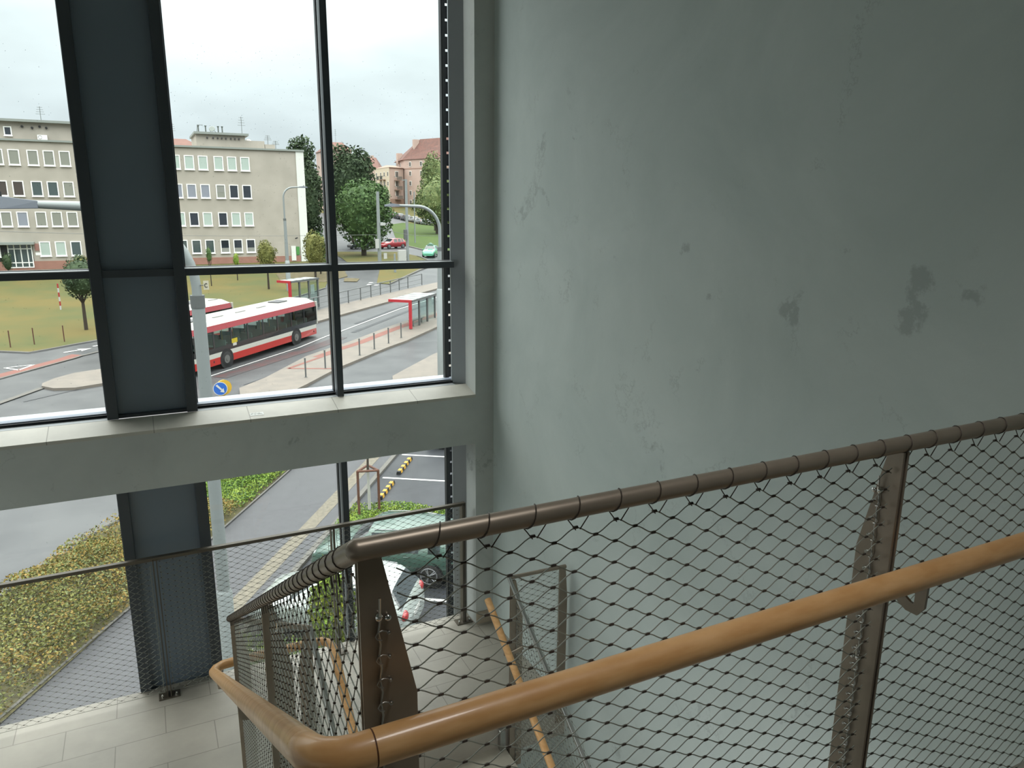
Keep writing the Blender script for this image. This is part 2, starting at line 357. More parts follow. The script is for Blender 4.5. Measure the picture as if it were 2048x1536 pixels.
# perforated blind rail outside, beside the right jamb
m = MB()
rx0, rx1, ry = 2.142, 2.196, 5.60
zz = -2.2
while zz < 4.1:
    m.box(rx0, rx0 + .032, ry, ry + .004, zz, zz + .105)
    m.box(rx0 + .032, rx1, ry, ry + .004, zz, zz + .087)
    m.box(rx0, rx0 + .004, ry, ry + .05, zz, zz + .105)
    zz += .105
m.build('blind_guide_rail', M_gasket, label='dark perforated metal rail outside the glass at the right window jamb', category='rail')
R_ = random.Random(3); m = MB()
for _ in range(1500):
    x_ = R_.choice((R_.uniform(-1.4, -.34), R_.uniform(.25, 1.17), R_.uniform(1.27, 2.12), R_.uniform(.25, 1.17))); z_ = R_.uniform(.25, 1.12) if R_.random() < .3 else (R_.uniform(1.2, 2.6) if R_.random() < .7 else R_.uniform(-1.7, -.3))
    m.sphere((x_, YG + .0045, z_), R_.uniform(.0009, .0022), 5, 3, (1, .5, 1.2))
m.build('rain_drops', glass_mat('water_drop', (.62, .66, .68), rough=.05), kind='stuff', label='rain drops speckling the outside of the window panes', category='rain drops')
# small label stuck on the sill
st = MB().box(-.045, .045, -.022, .022, 0, .0012).build('sill_sticker', mat('paper', (232, 234, 230), rough=.6), label='small white sticker on the stone window sill', category='sticker')
def sillz(y): return ZS2 + (ZS - ZS2) * (y - YW) / (YP - YW)
st.location = (.60, 5.235, sillz(5.235) + .001); st.rotation_euler = (math.atan((ZS - ZS2) / (YP - YW)), 0, 0)
pm = MB()
for i in range(3): pm.tube([(-.03 + .022 * i + .008 * math.cos(a), .003 + .009 * math.sin(a), .0014) for a in [k * .7 for k in range(8)]], .0012, 4)
pm.box(.012, .036, -.004, .0, .0012, .0018)
pm.build('print', mat('grey_ink', (150, 152, 150)), st, label='grey printed scrawl')

# ------------------------------------------------------------------ railings
def inside(p, poly):
    x, y = p; c = False; n = len(poly)
    for i in range(n):
        x1, y1 = poly[i]; x2, y2 = poly[(i + 1) % n]
        if (y1 > y) != (y2 > y) and x < (x2 - x1) * (y - y1) / (y2 - y1) + x1: c = not c
    return c
def lattice(o, A, Bv, poly, ca=.083, cb=.0415, a0=0, b0=0, r=.001, per=6, sides=5, parent=None, ferr=True):
    """steel cable net: cables running along A, zigzagging and meeting at clamped nodes."""
    o, A, Bv = Vector(o), Vector(A), Vector(Bv); N = A.cross(Bv)
    am, aM = min(p[0] for p in poly), max(p[0] for p in poly); bm_, bM = min(p[1] for p in poly), max(p[1] for p in poly)
    ha, hb = ca / 2, cb / 2
    i0, i1 = math.floor((am - a0) / ha) - 1, math.ceil((aM - a0) / ha) + 1
    c0, c1 = math.floor((bm_ - b0) / hb) - 1, math.ceil((bM - b0) / hb) + 1
    m = MB(); mf = MB()
    for c in range(c0, c1 + 1):
        run = []
        for i in range(i0, i1):
            up0 = (i + c) % 2; ba = b0 + (c + up0) * hb + (-r if up0 else r); bb = b0 + (c + 1 - up0) * hb + (r if up0 else -r)
            for k in range(per):
                t = k / per
                u = min(1, max(0, (t - .10) / .80)); u = u * u * (3 - 2 * u) * .55 + u * .45
                a = a0 + (i + t) * ha; b = ba + (bb - ba) * u
                if inside((a, b), poly): run.append(o + A * a + Bv * b)
                else:
                    if len(run) > 2: m.tube(run, r, sides, cap=False)
                    run = []
        if len(run) > 2: m.tube(run, r, sides, cap=False)
    if ferr:
        for c in range(c0, c1 + 2):
            for i in range(i0, i1 + 1):
                if (i + c) % 2 == 0:
                    a, b = a0 + i * ha, b0 + c * hb
                    if inside((a, b), poly): p = o + A * a + Bv * b; mf.tube([p - A * .0045, p + A * .0045], 2.3 * r, 6)
    w = m.build('wire_net', M_cable, parent, smooth=True)
    if ferr: mf.build('ferrules', M_ferr, w, kind='stuff')
    return w

def fin_profile(zt, zb, top_w=.036, full=.088, drop=.25):
    return [(0, zb), (full, zb), (full, zt - drop), (top_w, zt), (0, zt)]
def post(p, run, outw, zt, zb, parent, bolts=True, gap=.007, th=.006, base=False, lace=0, lo=.043):
    """pair of tapered flat plates; run = direction of the railing, outw = outward direction, p = inner edge at (x,y)."""
    run, outw = Vector(run), Vector(outw); P = Vector((p[0], p[1], 0)); q = empty('post', (0, 0, 0)); q.parent = parent
    for k in (0, 1):
        off = run * (-(gap / 2 + th) + k * (gap + th))
        m = MB(); m.prism([P + off + outw * a + Vector((0, 0, z)) for a, z in fin_profile(zt, zb)], run * th)
        m.build('plate', M_steel, q, bevel=.0008)
    for z in (zt - .05, (zt + zb) / 2, zb + .1):
        MB().cyl(P + outw * .04 + run * -(gap / 2 + .001) + Vector((0, 0, z)), P + outw * .04 + run * (gap / 2 + .001) + Vector((0, 0, z)), .008, 8).build('spacer', M_gasket, q)
    if lace:
        # vertical edge cable looped through holes in the plate
        side = run * (lace * (gap / 2 + th + .004)); m = MB(); z = zt - .095; n = 0; pts = []
        while z > zb + .03:
            pts.append(P + outw * (lo + .0016 * math.sin(n * 1.57)) + side + Vector((0, 0, z))); z -= .0104; n += 1
        m.tube(pts, .0019, 6); m.build('edge_cable', M_steel_b, q, smooth=True)
        m = MB(); z = zt - .13
        while z > zb + .03:
            c = P + outw * (lo + .003) + side + Vector((0, 0, z))
            m.tube([c + side * .3 + outw * .010 * math.cos(a) + Vector((0, 0, .008 * math.sin(a))) for a in [j * .785 for j in range(7)]], .0011, 5)
            m.sphere(c + outw * .012, .0035, 6, 4); z -= .0415
        m.build('cable_loops', M_steel_b, q, smooth=True, kind='stuff')
        for zc in ([zt - .10, zt - .10 - .42]):
            m = MB(); c = P + outw * lo + side + Vector((0, 0, zc))
            m.sphere(c, .0065, 10, 8, (1, 1, 1.3)); m.sphere(c + outw * .014 + Vector((0, 0, -.004)), .006, 10, 8)
            m.tube([c + Vector((0, 0, .004)) + side * .4, c + Vector((0, 0, .036)) + side * .6], .0022, 6)
            m.build('cable_clamp', M_chrome, q, smooth=True)
    if base:
        m = MB(); c = P + outw * .04
        m.hexa([c + run * a + outw * b + Vector((0, 0, zb)) for a, b in ((-.075, -.035), (.075, -.035), (.075, .045), (-.075, .045))],
               [c + run * a + outw * b + Vector((0, 0, zb + .008)) for a, b in ((-.075, -.035), (.075, -.035), (.075, .045), (-.075, .045))])
        m.build('base_plate', M_steel, q, bevel=.001)
        for a in (-.05, .05): m = MB(); m.cyl(c + run * a + Vector((0, 0, zb + .008)), c + run * a + Vector((0, 0, zb + .022)), .009, 6); m.sphere(c + run * a + Vector((0, 0, zb + .024)), .007, 6, 4); m.build('bolt_head', M_chrome, q)
    return q
def wraps(a, b, step, r, parent, start=.05, tilt=.5, foot=.041):
    """net cable wound round the top rail: one sloping turn per mesh."""
    a, b = Vector(a), Vector(b); d = (b - a).normalized(); L = (b - a).length
    up = Vector((0, 0, 1)); sx = d.cross(up).normalized(); uy = sx.cross(d); m = MB(); t = start
    while t < L - .02:
        pts = []
        for k in range(15):
            q = -math.pi / 2 + 2 * math.pi * k / 14
            pts.append(a + d * (t + step * tilt * (k / 14 - .5)) + (sx * math.cos(q) + uy * math.sin(q)) * (r + .0012))
        nd = a + d * t - uy * foot; pts = [nd - d * .004] + pts + [nd + d * .004]
        m.tube(pts, .0011, 5); t += step
    return m.build('cable_winding', M_ferr, parent, smooth=True, kind='stuff')

def slope_net(x, poly, slope, **k):
    L_ = math.hypot(1, slope); c, s = 1 / L_, slope / L_
    lattice((x, 0, 0), (0, c, -s), (0, s, c), [(y * c - z * s, y * s + z * c) for y, z in poly], **k)
RT = 1.105; RX = .240; SA = .582
def za(y): return RT - SA * (y - 1.0)
# --- guard rail in front, parallel to the window
g = empty('guard_railing', (RX, 1.0, 0), label='nearest steel guard railing with wire net running to the right wall', category='railing')
g.location = (0, 0, 0)
MB().tube([(RX, 1.0, RT), (XW - .002, 1.0, RT)], .0175, 20).build('top_rail', M_steel, g, smooth=True)
MB().sphere((RX, 1.0, RT), .0176, 16, 10).build('rail_joint', M_steel, g, smooth=True)
poly = [(RX + .06, -.25), (XW - .01, -.25), (XW - .01, RT - .018), (RX + .06, RT - .018)]
lattice((0, 1.008, 0), (1, 0, 0), (0, 0, 1), [(RX + .055, -.2), (1.423, -.2), (1.423, RT - .0385), (RX + .055, RT - .0385)], a0=.412, b0=1.044, parent=g, r=.0012)
lattice((0, 1.008, 0), (1, 0, 0), (0, 0, 1), [(1.452, -.2), (XW - .01, -.2), (XW - .01, RT - .0385), (1.452, RT - .0385)], a0=.412, b0=1.044, parent=g, r=.0012)
wraps((RX, 1.0, RT), (XW, 1.0, RT), .083, .0175, g, start=.1305)
post((1.437, .988), (1, 0, 0), (0, 1, 0), RT - .015, -.3, g, lace=-1)
m = MB()
z = RT - .12
while z > -.2: m.sphere((1.456, 1.035, z), .0045, 6, 5, (1.6, 1, 1)); m.tube([(1.447, 1.033, z - .006), (1.462, 1.035, z), (1.447, 1.037, z + .008)], .0012, 5); z -= .0415
m.build('net_hooks', M_cable, g, kind='stuff')
B('slab_edge_cable', M_cable, (RX, XW, 1.033, 1.037, -.2, -.197), parent=g)

# --- railing of the flight on the left, going down towards the window
g = empty('stair_railing', label='steel stair railing with dense wire net descending left towards the windows', category='railing')
YE = 4.10; ZE = za(YE) ; ZE2 = -.875; RB = .685
MB().tube([(RX, 1.0, RT), (RX, YE, ZE)], .0175, 20).build('top_rail', M_steel, g, smooth=True)
wraps((RX, 1.0, RT), (RX, YE, ZE), .0715, .0175, g, start=.10, tilt=.1)
def ypoly(y0, y1, f, h=1.12, top=.03): return [(y0, f(y0) - h), (y1, f(y1) - h), (y1, f(y1) - top), (y0, f(y0) - top)]
for y0, y1 in ((1.02, 2.36), (2.40, YE - .02)):
    slope_net(RX + .02, ypoly(y0, y1, za), SA, a0=.3, b0=.02, parent=g, r=.0012, per=4, sides=4)
post((RX, 1.01), (0, 1, 0), (1, 0, 0), RT - .015, -.35, g, lace=-1, lo=.028)
post((RX, 2.38), (0, 1, 0), (1, 0, 0), za(2.38) - .012, za(2.38) - 1.3, g, lace=-1)
post((RX, YE - .01), (0, 1, 0), (1, 0, 0), ZE - .012, ZE - 1.45, g, lace=-1)

# --- short end panel of the stairwell
g = empty('stairwell_end_railing', label='short steel net railing closing the stairwell end between the two flights', category='railing')
MB().tube([(RX, YE, ZE), (RB, YE, ZE2)], .0165, 16).build('top_rail', M_steel, g, smooth=True)
def ze(x): return ZE + (ZE2 - ZE) * (x - RX) / (RB - RX)
lattice((0, YE, 0), (1, 0, 0), (0, 0, 1), [(RX + .01, ze(RX) - 1.1), (RB - .01, ze(RB) - .95), (RB - .01, ze(RB) - .02), (RX + .01, ze(RX) - .02)], a0=.1, b0=.0, parent=g, r=.001, per=4, sides=4)

# --- inner railing of the flight going down from the landing
SB = .66
def zb_(y): return ZE2 - SB * (YE - y)
g = empty('stair_railing', label='net railing with bright top rail descending from the landing beside the stairwell', category='railing')
MB().tube([(RB, YE, ZE2), (RB, 1.9, zb_(1.9))], .0165, 16).build('top_rail', M_steel_b, g, smooth=True)
slope_net(RB - .04, ypoly(2.0, YE - .02, zb_, h=1.05), -SB, a0=.02, b0=.0, parent=g, r=.001, per=4, sides=4)
post((RB, YE - .01), (0, -1, 0), (-1, 0, 0), ZE2 - .012, ZE2 - 1.35, g, lace=1)
post((RB, 2.75), (0, -1, 0), (-1, 0, 0), zb_(2.75) - .012, zb_(2.75) - 1.3, g, lace=0)

# --- outer railing of that flight, by the right wall
RC = 1.925; YC = 3.93; ZCt = -.745; SC = .655
def zc_(y): return ZCt - SC * (YC - y)
g = empty('stair_railing', label='net railing with bright top rail between the lower flight and the right wall', category='railing')
MB().tube([(RC, YC, ZCt), (RC, 1.9, zc_(1.9))], .0135, 16).build('top_rail', M_steel_b, g, smooth=True)
slope_net(RC + .04, ypoly(2.0, YC - .02, zc_, h=1.2), -SC, a0=.03, b0=.0, parent=g, r=.001, per=4, sides=4)
post((RC, YC - .02), (0, -1, 0), (1, 0, 0), ZCt - .012, ZCt - 1.42, g, lace=1)
post((RC, 2.45), (0, -1, 0), (1, 0, 0), zc_(2.45) - .012, zc_(2.45) - 1.3, g)
B('wall_bracket', M_steel_b, (RC - .07, RC - .03, YC - .03, YC + .01, ZL - .22, ZL - .02), parent=g, bevel=.004)

# --- panel between that railing and the wall
g = empty('gap_railing', label='small framed wire net panel closing the gap at the right wall', category='railing')
x1 = XW - .035
MB().tube([(RC, YC, ZCt), (x1, YC, ZCt - .01)], .013, 12).build('top_rail', M_steel, g, smooth=True)
lattice((0, YC - .005, 0), (1, 0, 0), (0, 0, 1), [(RC + .02, ZL - .05), (x1 - .05, ZL - .05), (x1 - .05, ZCt - .02), (RC + .02, ZCt - .02)], a0=.02, b0=.01, parent=g, r=.001, per=4, sides=4)
m = MB(); m.prism([(x1 - .045, YC, ZL - .12), (x1 + .02, YC, ZL - .12), (x1 + .02, YC, ZCt - .25), (x1 + .0, YC, ZCt), (x1 - .045, YC, ZCt)], (0, .012, 0)); m.build('post', M_steel, g, bevel=.001)
MB().tube([(x1 - .055, YC - .008, ZL - .05), (x1 - .055, YC - .008, ZCt - .03)], .0018, 5).build('edge_cable', M_cable, g)
m = MB(); m.sphere((x1 - .055, YC - .012, -1.30), .006, 8, 6); m.sphere((x1 - .062, YC - .012, -1.288), .005, 8, 6); m.build('cable_clamp', M_chrome, g, smooth=True)

# --- railing along the window on the landing
g = empty('window_railing', label='low steel net railing along the landing in front of the lower window', category='railing')
YR = 5.256; ZR = -.765
m = MB(); m.box(XL + .05, 2.165, YR - .018, YR + .018, ZR - .020, ZR + .004); m.build('top_rail', M_steel_d, g, bevel=.002)
for xa, xb in ((XL + .1, -1.40), (-1.36, -.155), (-.115, 1.06), (1.10, 2.13)):
    lattice((0, YR, 0), (1, 0, 0), (0, 0, 1), [(xa, ZL + .035), (xb, ZL + .035), (xb, ZR - .015), (xa, ZR - .015)], a0=.02, b0=.01, parent=g, r=.0011, per=4, sides=4)
m = MB()
for xa, xb in ((XL + .1, -1.40), (-1.36, -.155), (-.115, 1.06), (1.10, 2.13)): m.tube([(xa, YR, ZL + .033), (xb, YR, ZL + .033)], .0016, 5)
m.build('bottom_cable', M_cable, g)
for px_ in (-1.38, -.135, 1.08, 2.145):
    q = empty('post'); q.parent = g
    for k in (-1, 1): B('plate', M_steel_d, (px_ + k * .011 - .003, px_ + k * .011 + .003, YR - .03, YR + .03, ZL, ZR - .01), parent=q)
    for k in (-1, 1):
        MB().tube([(px_ + k * .032, YR, ZL + .03), (px_ + k * .032, YR, ZR - .06)], .0018, 5).build('edge_cable', M_cable, q)
    B('base_plate', M_steel_d, (px_ - .07, px_ + .07, YR - .045, YR + .045, ZL, ZL + .008), parent=q, bevel=.001)
    for k in (-1, 1): m = MB(); m.cyl((px_ + k * .045, YR - .02, ZL + .008), (px_ + k * .045, YR - .02, ZL + .02), .009, 6); m.sphere((px_ + k * .045, YR - .02, ZL + .023), .008, 6, 4); m.build('bolt_head', M_chrome, q)

# ------------------------------------------------------------------ wooden handrails
def arc(c, r, a0, a1, n, fx, fy):
    return [Vector(c) + Vector(fx) * (r * math.cos(a0 + (a1 - a0) * i / n)) + Vector(fy) * (r * math.sin(a0 + (a1 - a0) * i / n)) for i in range(n + 1)]
HR = .0268
HX, HY, HZ = .146, .91, .8365
h = empty('handrail', label='nearest round beech handrail, bending down the left flight and around the stairwell end', category='handrail')
pts = [(XW - .002, HY, HZ), (HX + .12, HY, HZ)]
MB().tube([(XW - .002, HY, HZ), (1.2, HY, HZ), (HX + .085, HY, HZ)], HR, 28).build('rail', M_wood, h, smooth=True)
# corner piece
ce = [(HX + .0835, HY, HZ), (HX + .06, HY, HZ), (HX + .036, HY + .004, HZ), (HX + .014, HY + .016, HZ - .002), (HX + .003, HY + .036, HZ - .008), (HX, HY + .06, HZ - .02), (HX, HY + .085, HZ - .035)]
MB().tube(ce, HR, 28).build('corner_piece', M_wood, h, smooth=True)
ring = MB().tube([(HX + .0842, HY, HZ), (HX + .0828, HY, HZ)], HR + .0005, 28).build('joint_line', mat('dark_wood_joint', (96, 56, 28), rough=.6), h)
ys, zs_ = HY + .086, HZ - .0355
ye_ = 4.12; ze_ = zs_ - .586 * (ye_ - ys); HXE = .133
MB().tube([(HX, ys, zs_), (HXE, ye_, ze_)], HR, 24).build('rail', M_wood, h, smooth=True)
BX = .825; zu = ze_ - .03
u1 = [(HXE, ye_, ze_), (HXE, ye_ + .04, ze_ - .018), (HXE + .015, ye_ + .085, zu), (HXE + .055, ye_ + .11, zu), (HXE + .12, ye_ + .115, zu),
      (BX - .12, ye_ + .115, zu - .0), (BX - .05, ye_ + .11, zu - .004), (BX - .012, ye_ + .08, zu - .012), (BX, ye_ + .03, zu - .03), (BX, ye_ - .03, zu - .065)]
MB().tube(u1, HR, 20).build('return_bend', M_wood, h, smooth=True)
MB().tube([(BX, ye_ - .03, zu - .065), (BX, 1.9, zu - .065 - SB * (ye_ - .03 - 1.9))], HR, 20).build('rail', M_wood, h, smooth=True)
def bracket(pts, parent, w=.007, hh=.0125, side=(1, 0, 0)):
    m = MB(); s = Vector(side) * w
    # flat bar of plate thickness 2w swept along pts in the plane normal to side
    P = [Vector(p) for p in pts]; S = Vector(side).normalized(); A_, B_ = [], []
    for i, p in enumerate(P):
        t = (P[min(i + 1, len(P) - 1)] - P[max(i - 1, 0)]).normalized(); n = S.cross(t); A_.append(p + n * hh); B_.append(p - n * hh)
    for i in range(len(P) - 1): m.prism([A_[i] - S * w / 2, A_[i + 1] - S * w / 2, B_[i + 1] - S * w / 2, B_[i] - S * w / 2], S * w)
    return m.build('bracket', M_steel, parent)
bracket([(1.437, 1.0, .79), (1.437, .965, .768), (1.437, .935, .752), (1.437, .918, .752), (1.437, .91, .765), (1.437, .909, .815)], h)
for yy in (2.38, 4.06):
    zz = zs_ - SA * (yy - ys)
    bracket([(RX, yy, zz - .10), (HX + .06, yy, zz - .12), (HX + .01, yy, zz - .11), (HX, yy, zz - .02)], h, side=(0, 1, 0))
for yy in (3.7, 2.75):
    zz = zu - .065 - SB * (ye_ - .03 - yy)
    bracket([(RB - .01, yy, zz - .03), (BX - .03, yy, zz - .07), (BX, yy, zz - .06), (BX, yy, zz - .02)], h, side=(0, 1, 0))
h = empty('handrail', label='straight beech handrail dropping away beside the small net panel near the right wall', category='handrail')
SH = .67
MB().tube([(1.80, 3.99, -.90), (1.80, 3.2, -.90 - SH * .79), (1.80, 1.9, -.90 - SH * 2.09)], .0225, 20).build('rail', M_wood, h, smooth=True)
for yy in (3.72, 2.45):
    zz = -.90 - SH * (3.99 - yy)
    bracket([(RC, yy, zz - .05), (1.84, yy, zz - .07), (1.80, yy, zz - .06), (1.80, yy, zz - .02)], h, side=(0, 1, 0))

# added fill lamp over the upper landing, brightens the near rails, above the picture
lp = empty('added_fill_lamp', (.9, .45, 3.15), label='round white fill lamp added over the upper landing, unseen above the picture', category='lamp')
MB().tube([(0, 0, .02), (0, 0, .09)], .30, 32).build('fill_housing', M_white, lp, smooth=True)
MB().cyl((0, 0, .09), (0, 0, 1.15), .006, 6).build('fill_lamp_cable', M_gasket, lp)
ld = bpy.data.lights.new('fill_light', 'AREA'); ld.shape = 'DISK'; ld.size = .55; ld.energy = 6.0; ld.spread = math.radians(95); ld.color = (1.0, .98, .95)
lo_ = bpy.data.objects.new('fill_light', ld); col.objects.link(lo_); lo_.parent = lp; lo_.location = (0, 0, .012)

cl_ = empty('added_under_lamp', (.55, .35, -.24), label='flat round fill lamp added under the upper landing, out of the picture', category='lamp')  # unseen fill lamp added to brighten the lower right wall
MB().tube([(0, 0, -.06), (0, 0, 0)], .26, 32).build('fill_housing', M_white, cl_, smooth=True)
ld = bpy.data.lights.new('fill_light', 'AREA'); ld.shape = 'DISK'; ld.size = .48; ld.energy = 55; ld.color = (1.0, .99, .97)
lo_ = bpy.data.objects.new('fill_light', ld); col.objects.link(lo_); lo_.parent = cl_; lo_.location = (0, 0, -.07)

# ================================================================== outside
TONE[0] = .48
SA8, CA8 = math.sin(math.radians(8)), math.cos(math.radians(8))
BRK = [(-1e4, -8.0), (52, -8.0), (100, -5.3), (195, -3.4), (250, .8), (420, 7.0), (1e4, 7.0)]
def terr(x, y):
    s = x * SA8 + y * CA8
    for (a, za_), (b, zb2) in zip(BRK, BRK[1:]):
        if s <= b: return za_ + (zb2 - za_) * (s - a) / (b - a)
    return 7.0
def patch(name, pts, off, mt, skirt=0.0, label=None, category=None, kind='structure'):
    """ground surface: polygon draped on the terrain, optional kerb-high edge."""
    bm = bmesh.new(); vs = [bm.verts.new((x, y, 0)) for x, y in pts]
    f = bm.faces.new(vs); f.normal_update()
    if f.normal.z < 0: f.normal_flip()
    bmesh.ops.triangulate(bm, faces=bm.faces[:])
    for s, _ in BRK[1:-1]:
        bmesh.ops.bisect_plane(bm, geom=bm.verts[:] + bm.edges[:] + bm.faces[:], plane_co=(SA8 * s, CA8 * s, 0), plane_no=(SA8, CA8, 0))
    for v in bm.verts: v.co.z = terr(v.co.x, v.co.y) + off
    if skirt:
        ed = [e for e in bm.edges if e.is_boundary]
        r = bmesh.ops.extrude_edge_only(bm, edges=ed)
        for v in [g_ for g_ in r['geom'] if isinstance(g_, bmesh.types.BMVert)]: v.co.z -= skirt
    me = bpy.data.meshes.new(name); bm.to_mesh(me); bm.free(); me.materials.append(mt)
    o = bpy.data.objects.new(name, me); col.objects.link(o)
    if kind: o['kind'] = kind
    if label: o['label'] = label; o['category'] = category
    return o
M_asph = mat('wet_asphalt', (86, 88, 91), rough=.42, rgb2=(102, 104, 106), scale=.5, detail=8, spec=.25)
M_asph_dk = mat('new_asphalt', (58, 61, 66), rough=.5, rgb2=(70, 73, 78), scale=.9, detail=8, spec=.25)
M_path = mat('path_asphalt', (92, 93, 97), rough=.55, var=.05, scale=3, detail=8, spec=.25)
M_pale = mat('pale_cobbles', (148, 141, 126), rough=.8, rgb2=(126, 121, 109), scale=8, detail=6, spec=.2)
M_kerb = mat('kerb_stone', (126, 124, 119), rough=.8, var=.06, scale=4, spec=.2)
M_plat = mat('platform_paving', (153, 144, 134), rough=.6, rgb2=(141, 134, 126), scale=1.5, detail=6, spec=.2)
M_red = mat('red_paving', (150, 101, 91), rough=.65, var=.08, scale=2, spec=.2)
M_redlane = mat('red_road_tint', (107, 78, 78), rough=.5, rgb2=(90, 85, 87), scale=1.2, detail=7, spec=.2)
M_mark = mat('road_marking', (225, 226, 224), rough=.6)
M_lawn = mat('lawn', (104, 108, 66), rough=.95, rgb2=(124, 113, 66), scale=.22, detail=9, lo=.38, hi=.62, spec=.2)
M_green = mat('green_lawn', (77, 102, 44), rough=.95, rgb2=(91, 111, 52), scale=.6, detail=8, spec=.2)
M_soil = mat('soil', (84, 80, 50), rough=.95, rgb2=(110, 104, 64), scale=6)
M_sand = mat('sand_bed', (136, 124, 99), rough=.95, rgb2=(110, 104, 76), scale=3, spec=.2)

patch('ground', [(-220, -80), (220, -80), (260, 420), (-220, 420)], 0, M_asph)
patch('lawn', [(-70, 58), (-14.2, 57.0), (-9, 56.75), (-7.2, 55.84), (-6.3, 56.3), (-4.6, 57.4), (-3.2, 58.4), (3.4, 62.2), (12.8, 71.5), (16.0, 75.2), (17.0, 78.6), (16.6, 84.5), (21.5, 97.5), (-70, 98)], .03, M_lawn)
patch('sand_bed', [(12.5, 79.5), (16.8, 78.8), (20.0, 82.0), (21.0, 88.0), (13.0, 86)], .05, M_sand)
patch('lawn', [(25.0, 86.6), (22.7, 92.0), (24.0, 108.0), (33.1, 105.5), (33.6, 98.0), (33.2, 92.5), (32.57, 88.6), (29.6, 85.2), (29.0, 84.5), (22.7, 75.6), (21.7, 76.5)], .05, M_lawn)
patch('sand_bed', [(18.7, 78.5), (20.0, 78.0), (20.8, 80.0), (19.4, 81)], .06, M_sand)
patch('green_bank', [(62, 192), (57.4, 188), (38.15, 121), (38.15, 111), (37.7, 102.5), (36.4, 92.8), (35.2, 86), (34.0, 80), (46, 84), (66, 128), (80, 160)], .06, M_green)
patch('hill_lawn', [(50, 215), (66, 213), (60, 160), (56, 130), (52, 96), (130, 110), (190, 300), (20, 300)], .04, M_lawn)
patch('road_kerb', [(33.4, 97.6), (33.1, 92.4), (32.5, 88.6), (29.6, 85.1), (29.0, 84.4), (22.7, 75.5), (22.7, 75.25), (29.2, 84.2), (32.75, 88.4), (33.35, 92.4), (33.65, 97.6)], .12, M_kerb, skirt=.14)
patch('kerb', [(38.2, 121), (38.2, 111), (37.75, 102.5), (36.45, 92.8), (35.2, 86), (34.95, 86), (36.1, 92.8), (37.4, 102.5), (37.8, 111), (37.85, 121)], .12, M_kerb, skirt=.14)
patch('platform', [(3.84, 40.3), (5.47, 42.3), (8.67, 47.4), (10.66, 49.6), (15.99, 54.7), (19.1, 57.4), (22.1, 59.8), (30, 66.4), (40, 74.5), (42, 72), (25.75, 58.9), (20.0, 53.9), (14.5, 48.5), (10.1, 43.6), (9.0, 42.2), (7.2, 39.7), (5.4, 37.4), (3.5, 36.5)], .15, M_plat, skirt=.2)
patch('red_strip', [(9.0, 47.0), (10.9, 49.1), (16.2, 54.2), (19.3, 56.95), (22.3, 59.3), (30.2, 65.9), (30.5, 65.5), (22.6, 58.8), (19.6, 56.4), (16.6, 53.7), (11.3, 48.6), (9.5, 46.6)], .155, M_red)
for a_, b_ in (((7.0, 44.1), (9.6, 42.9)), ((7.0, 44.1), (10.3, 47.6))):
    d = Vector((b_[0] - a_[0], b_[1] - a_[1])).normalized(); n_ = Vector((-d.y, d.x)) * .13
    patch('red_band', [(a_[0] + n_.x, a_[1] + n_.y), (a_[0] - n_.x, a_[1] - n_.y), (b_[0] - n_.x, b_[1] - n_.y), (b_[0] + n_.x, b_[1] + n_.y)], .157, M_red)
patch('platform', [(-1.0, 48.5), (4.0, 54.6), (6.6, 58.2), (15.2, 65.4), (21.3, 70.0), (27.7, 74.6), (34.9, 79.6), (45, 87), (47, 85), (33.2, 75.6), (26.5, 71.0), (20.1, 65.8), (14.1, 60.8), (12.0, 59.0), (6.0, 53.2), (0.5, 46.9)], .15, M_plat, skirt=.2)
def strip(name, pts, w, off, mt):
    L_, R_ = [], []
    for i, p in enumerate(pts):
        a, b = pts[max(i - 1, 0)], pts[min(i + 1, len(pts) - 1)]
        d = Vector((b[0] - a[0], b[1] - a[1])).normalized(); n_ = Vector((-d.y, d.x)) * w / 2
        L_.append((p[0] + n_.x, p[1] + n_.y)); R_.append((p[0] - n_.x, p[1] - n_.y))
    return patch(name, L_ + R_[::-1], off, mt)
strip('lane_line', [(2.51, 44.2), (11.5, 54.1), (12.9, 55.4), (19.7, 62.4), (32, 73)], .14, .022, M_mark)
strip('red_lane', [(3.2, 43.9), (8.2, 49.2), (12.4, 53.4)], .9, .012, M_redlane)
strip('cycle_band', [(-14.5, 40.0), (-8.0, 49.2), (-4.4, 54.1)], .9, .014, M_red)
strip('kerb_line', [(-14, 30.5), (-7.0, 42.3), (-5.5, 45.0)], .35, .05, M_kerb)
strip('kerb', [(-16, 37.5), (-7.7, 48.6), (-4.2, 53.6), (-2, 55.6), (6, 61.6)], .18, .06, M_kerb)
strip('kerb', [(-9, 56.6), (-7.2, 55.6), (-6.3, 56.1), (-4.6, 57.2), (3.4, 62.0), (12.8, 71.3), (16.0, 75.0)], .18, .08, M_kerb)
strip('tyre_track', [(13.5, 54.6), (20, 61.2), (27, 67.5)], .35, .012, M_asph_dk)
strip('tyre_track', [(14.5, 57.6), (19, 62.2), (25, 67.6)], .3, .012, M_asph_dk)
strip('road_seam', [(4.2, 41.5), (9.0, 46.4)], .12, .012, M_asph_dk)
strip('road_seam', [(-6, 42.2), (-2.5, 45.0), (3, 48.0)], .12, .012, M_asph_dk)
patch('traffic_island', [(-5.55, 45.7), (-5.06, 46.8), (-4.18, 47.9), (-2.8, 48.5), (-1.0, 48.6), (0.2, 47.8), (-.6, 45.6), (-2.7, 44.4), (-3.9, 43.9), (-4.9, 44.2), (-5.5, 45.0)], .14, M_plat, skirt=.18)
patch('sidewalk', [(10.6, 35.0), (12.05, 39.9), (16.4, 45.0), (18.1, 46.5), (22.2, 50.8), (40, 66), (50, 60), (20, 30)], .12, M_plat, skirt=.16)
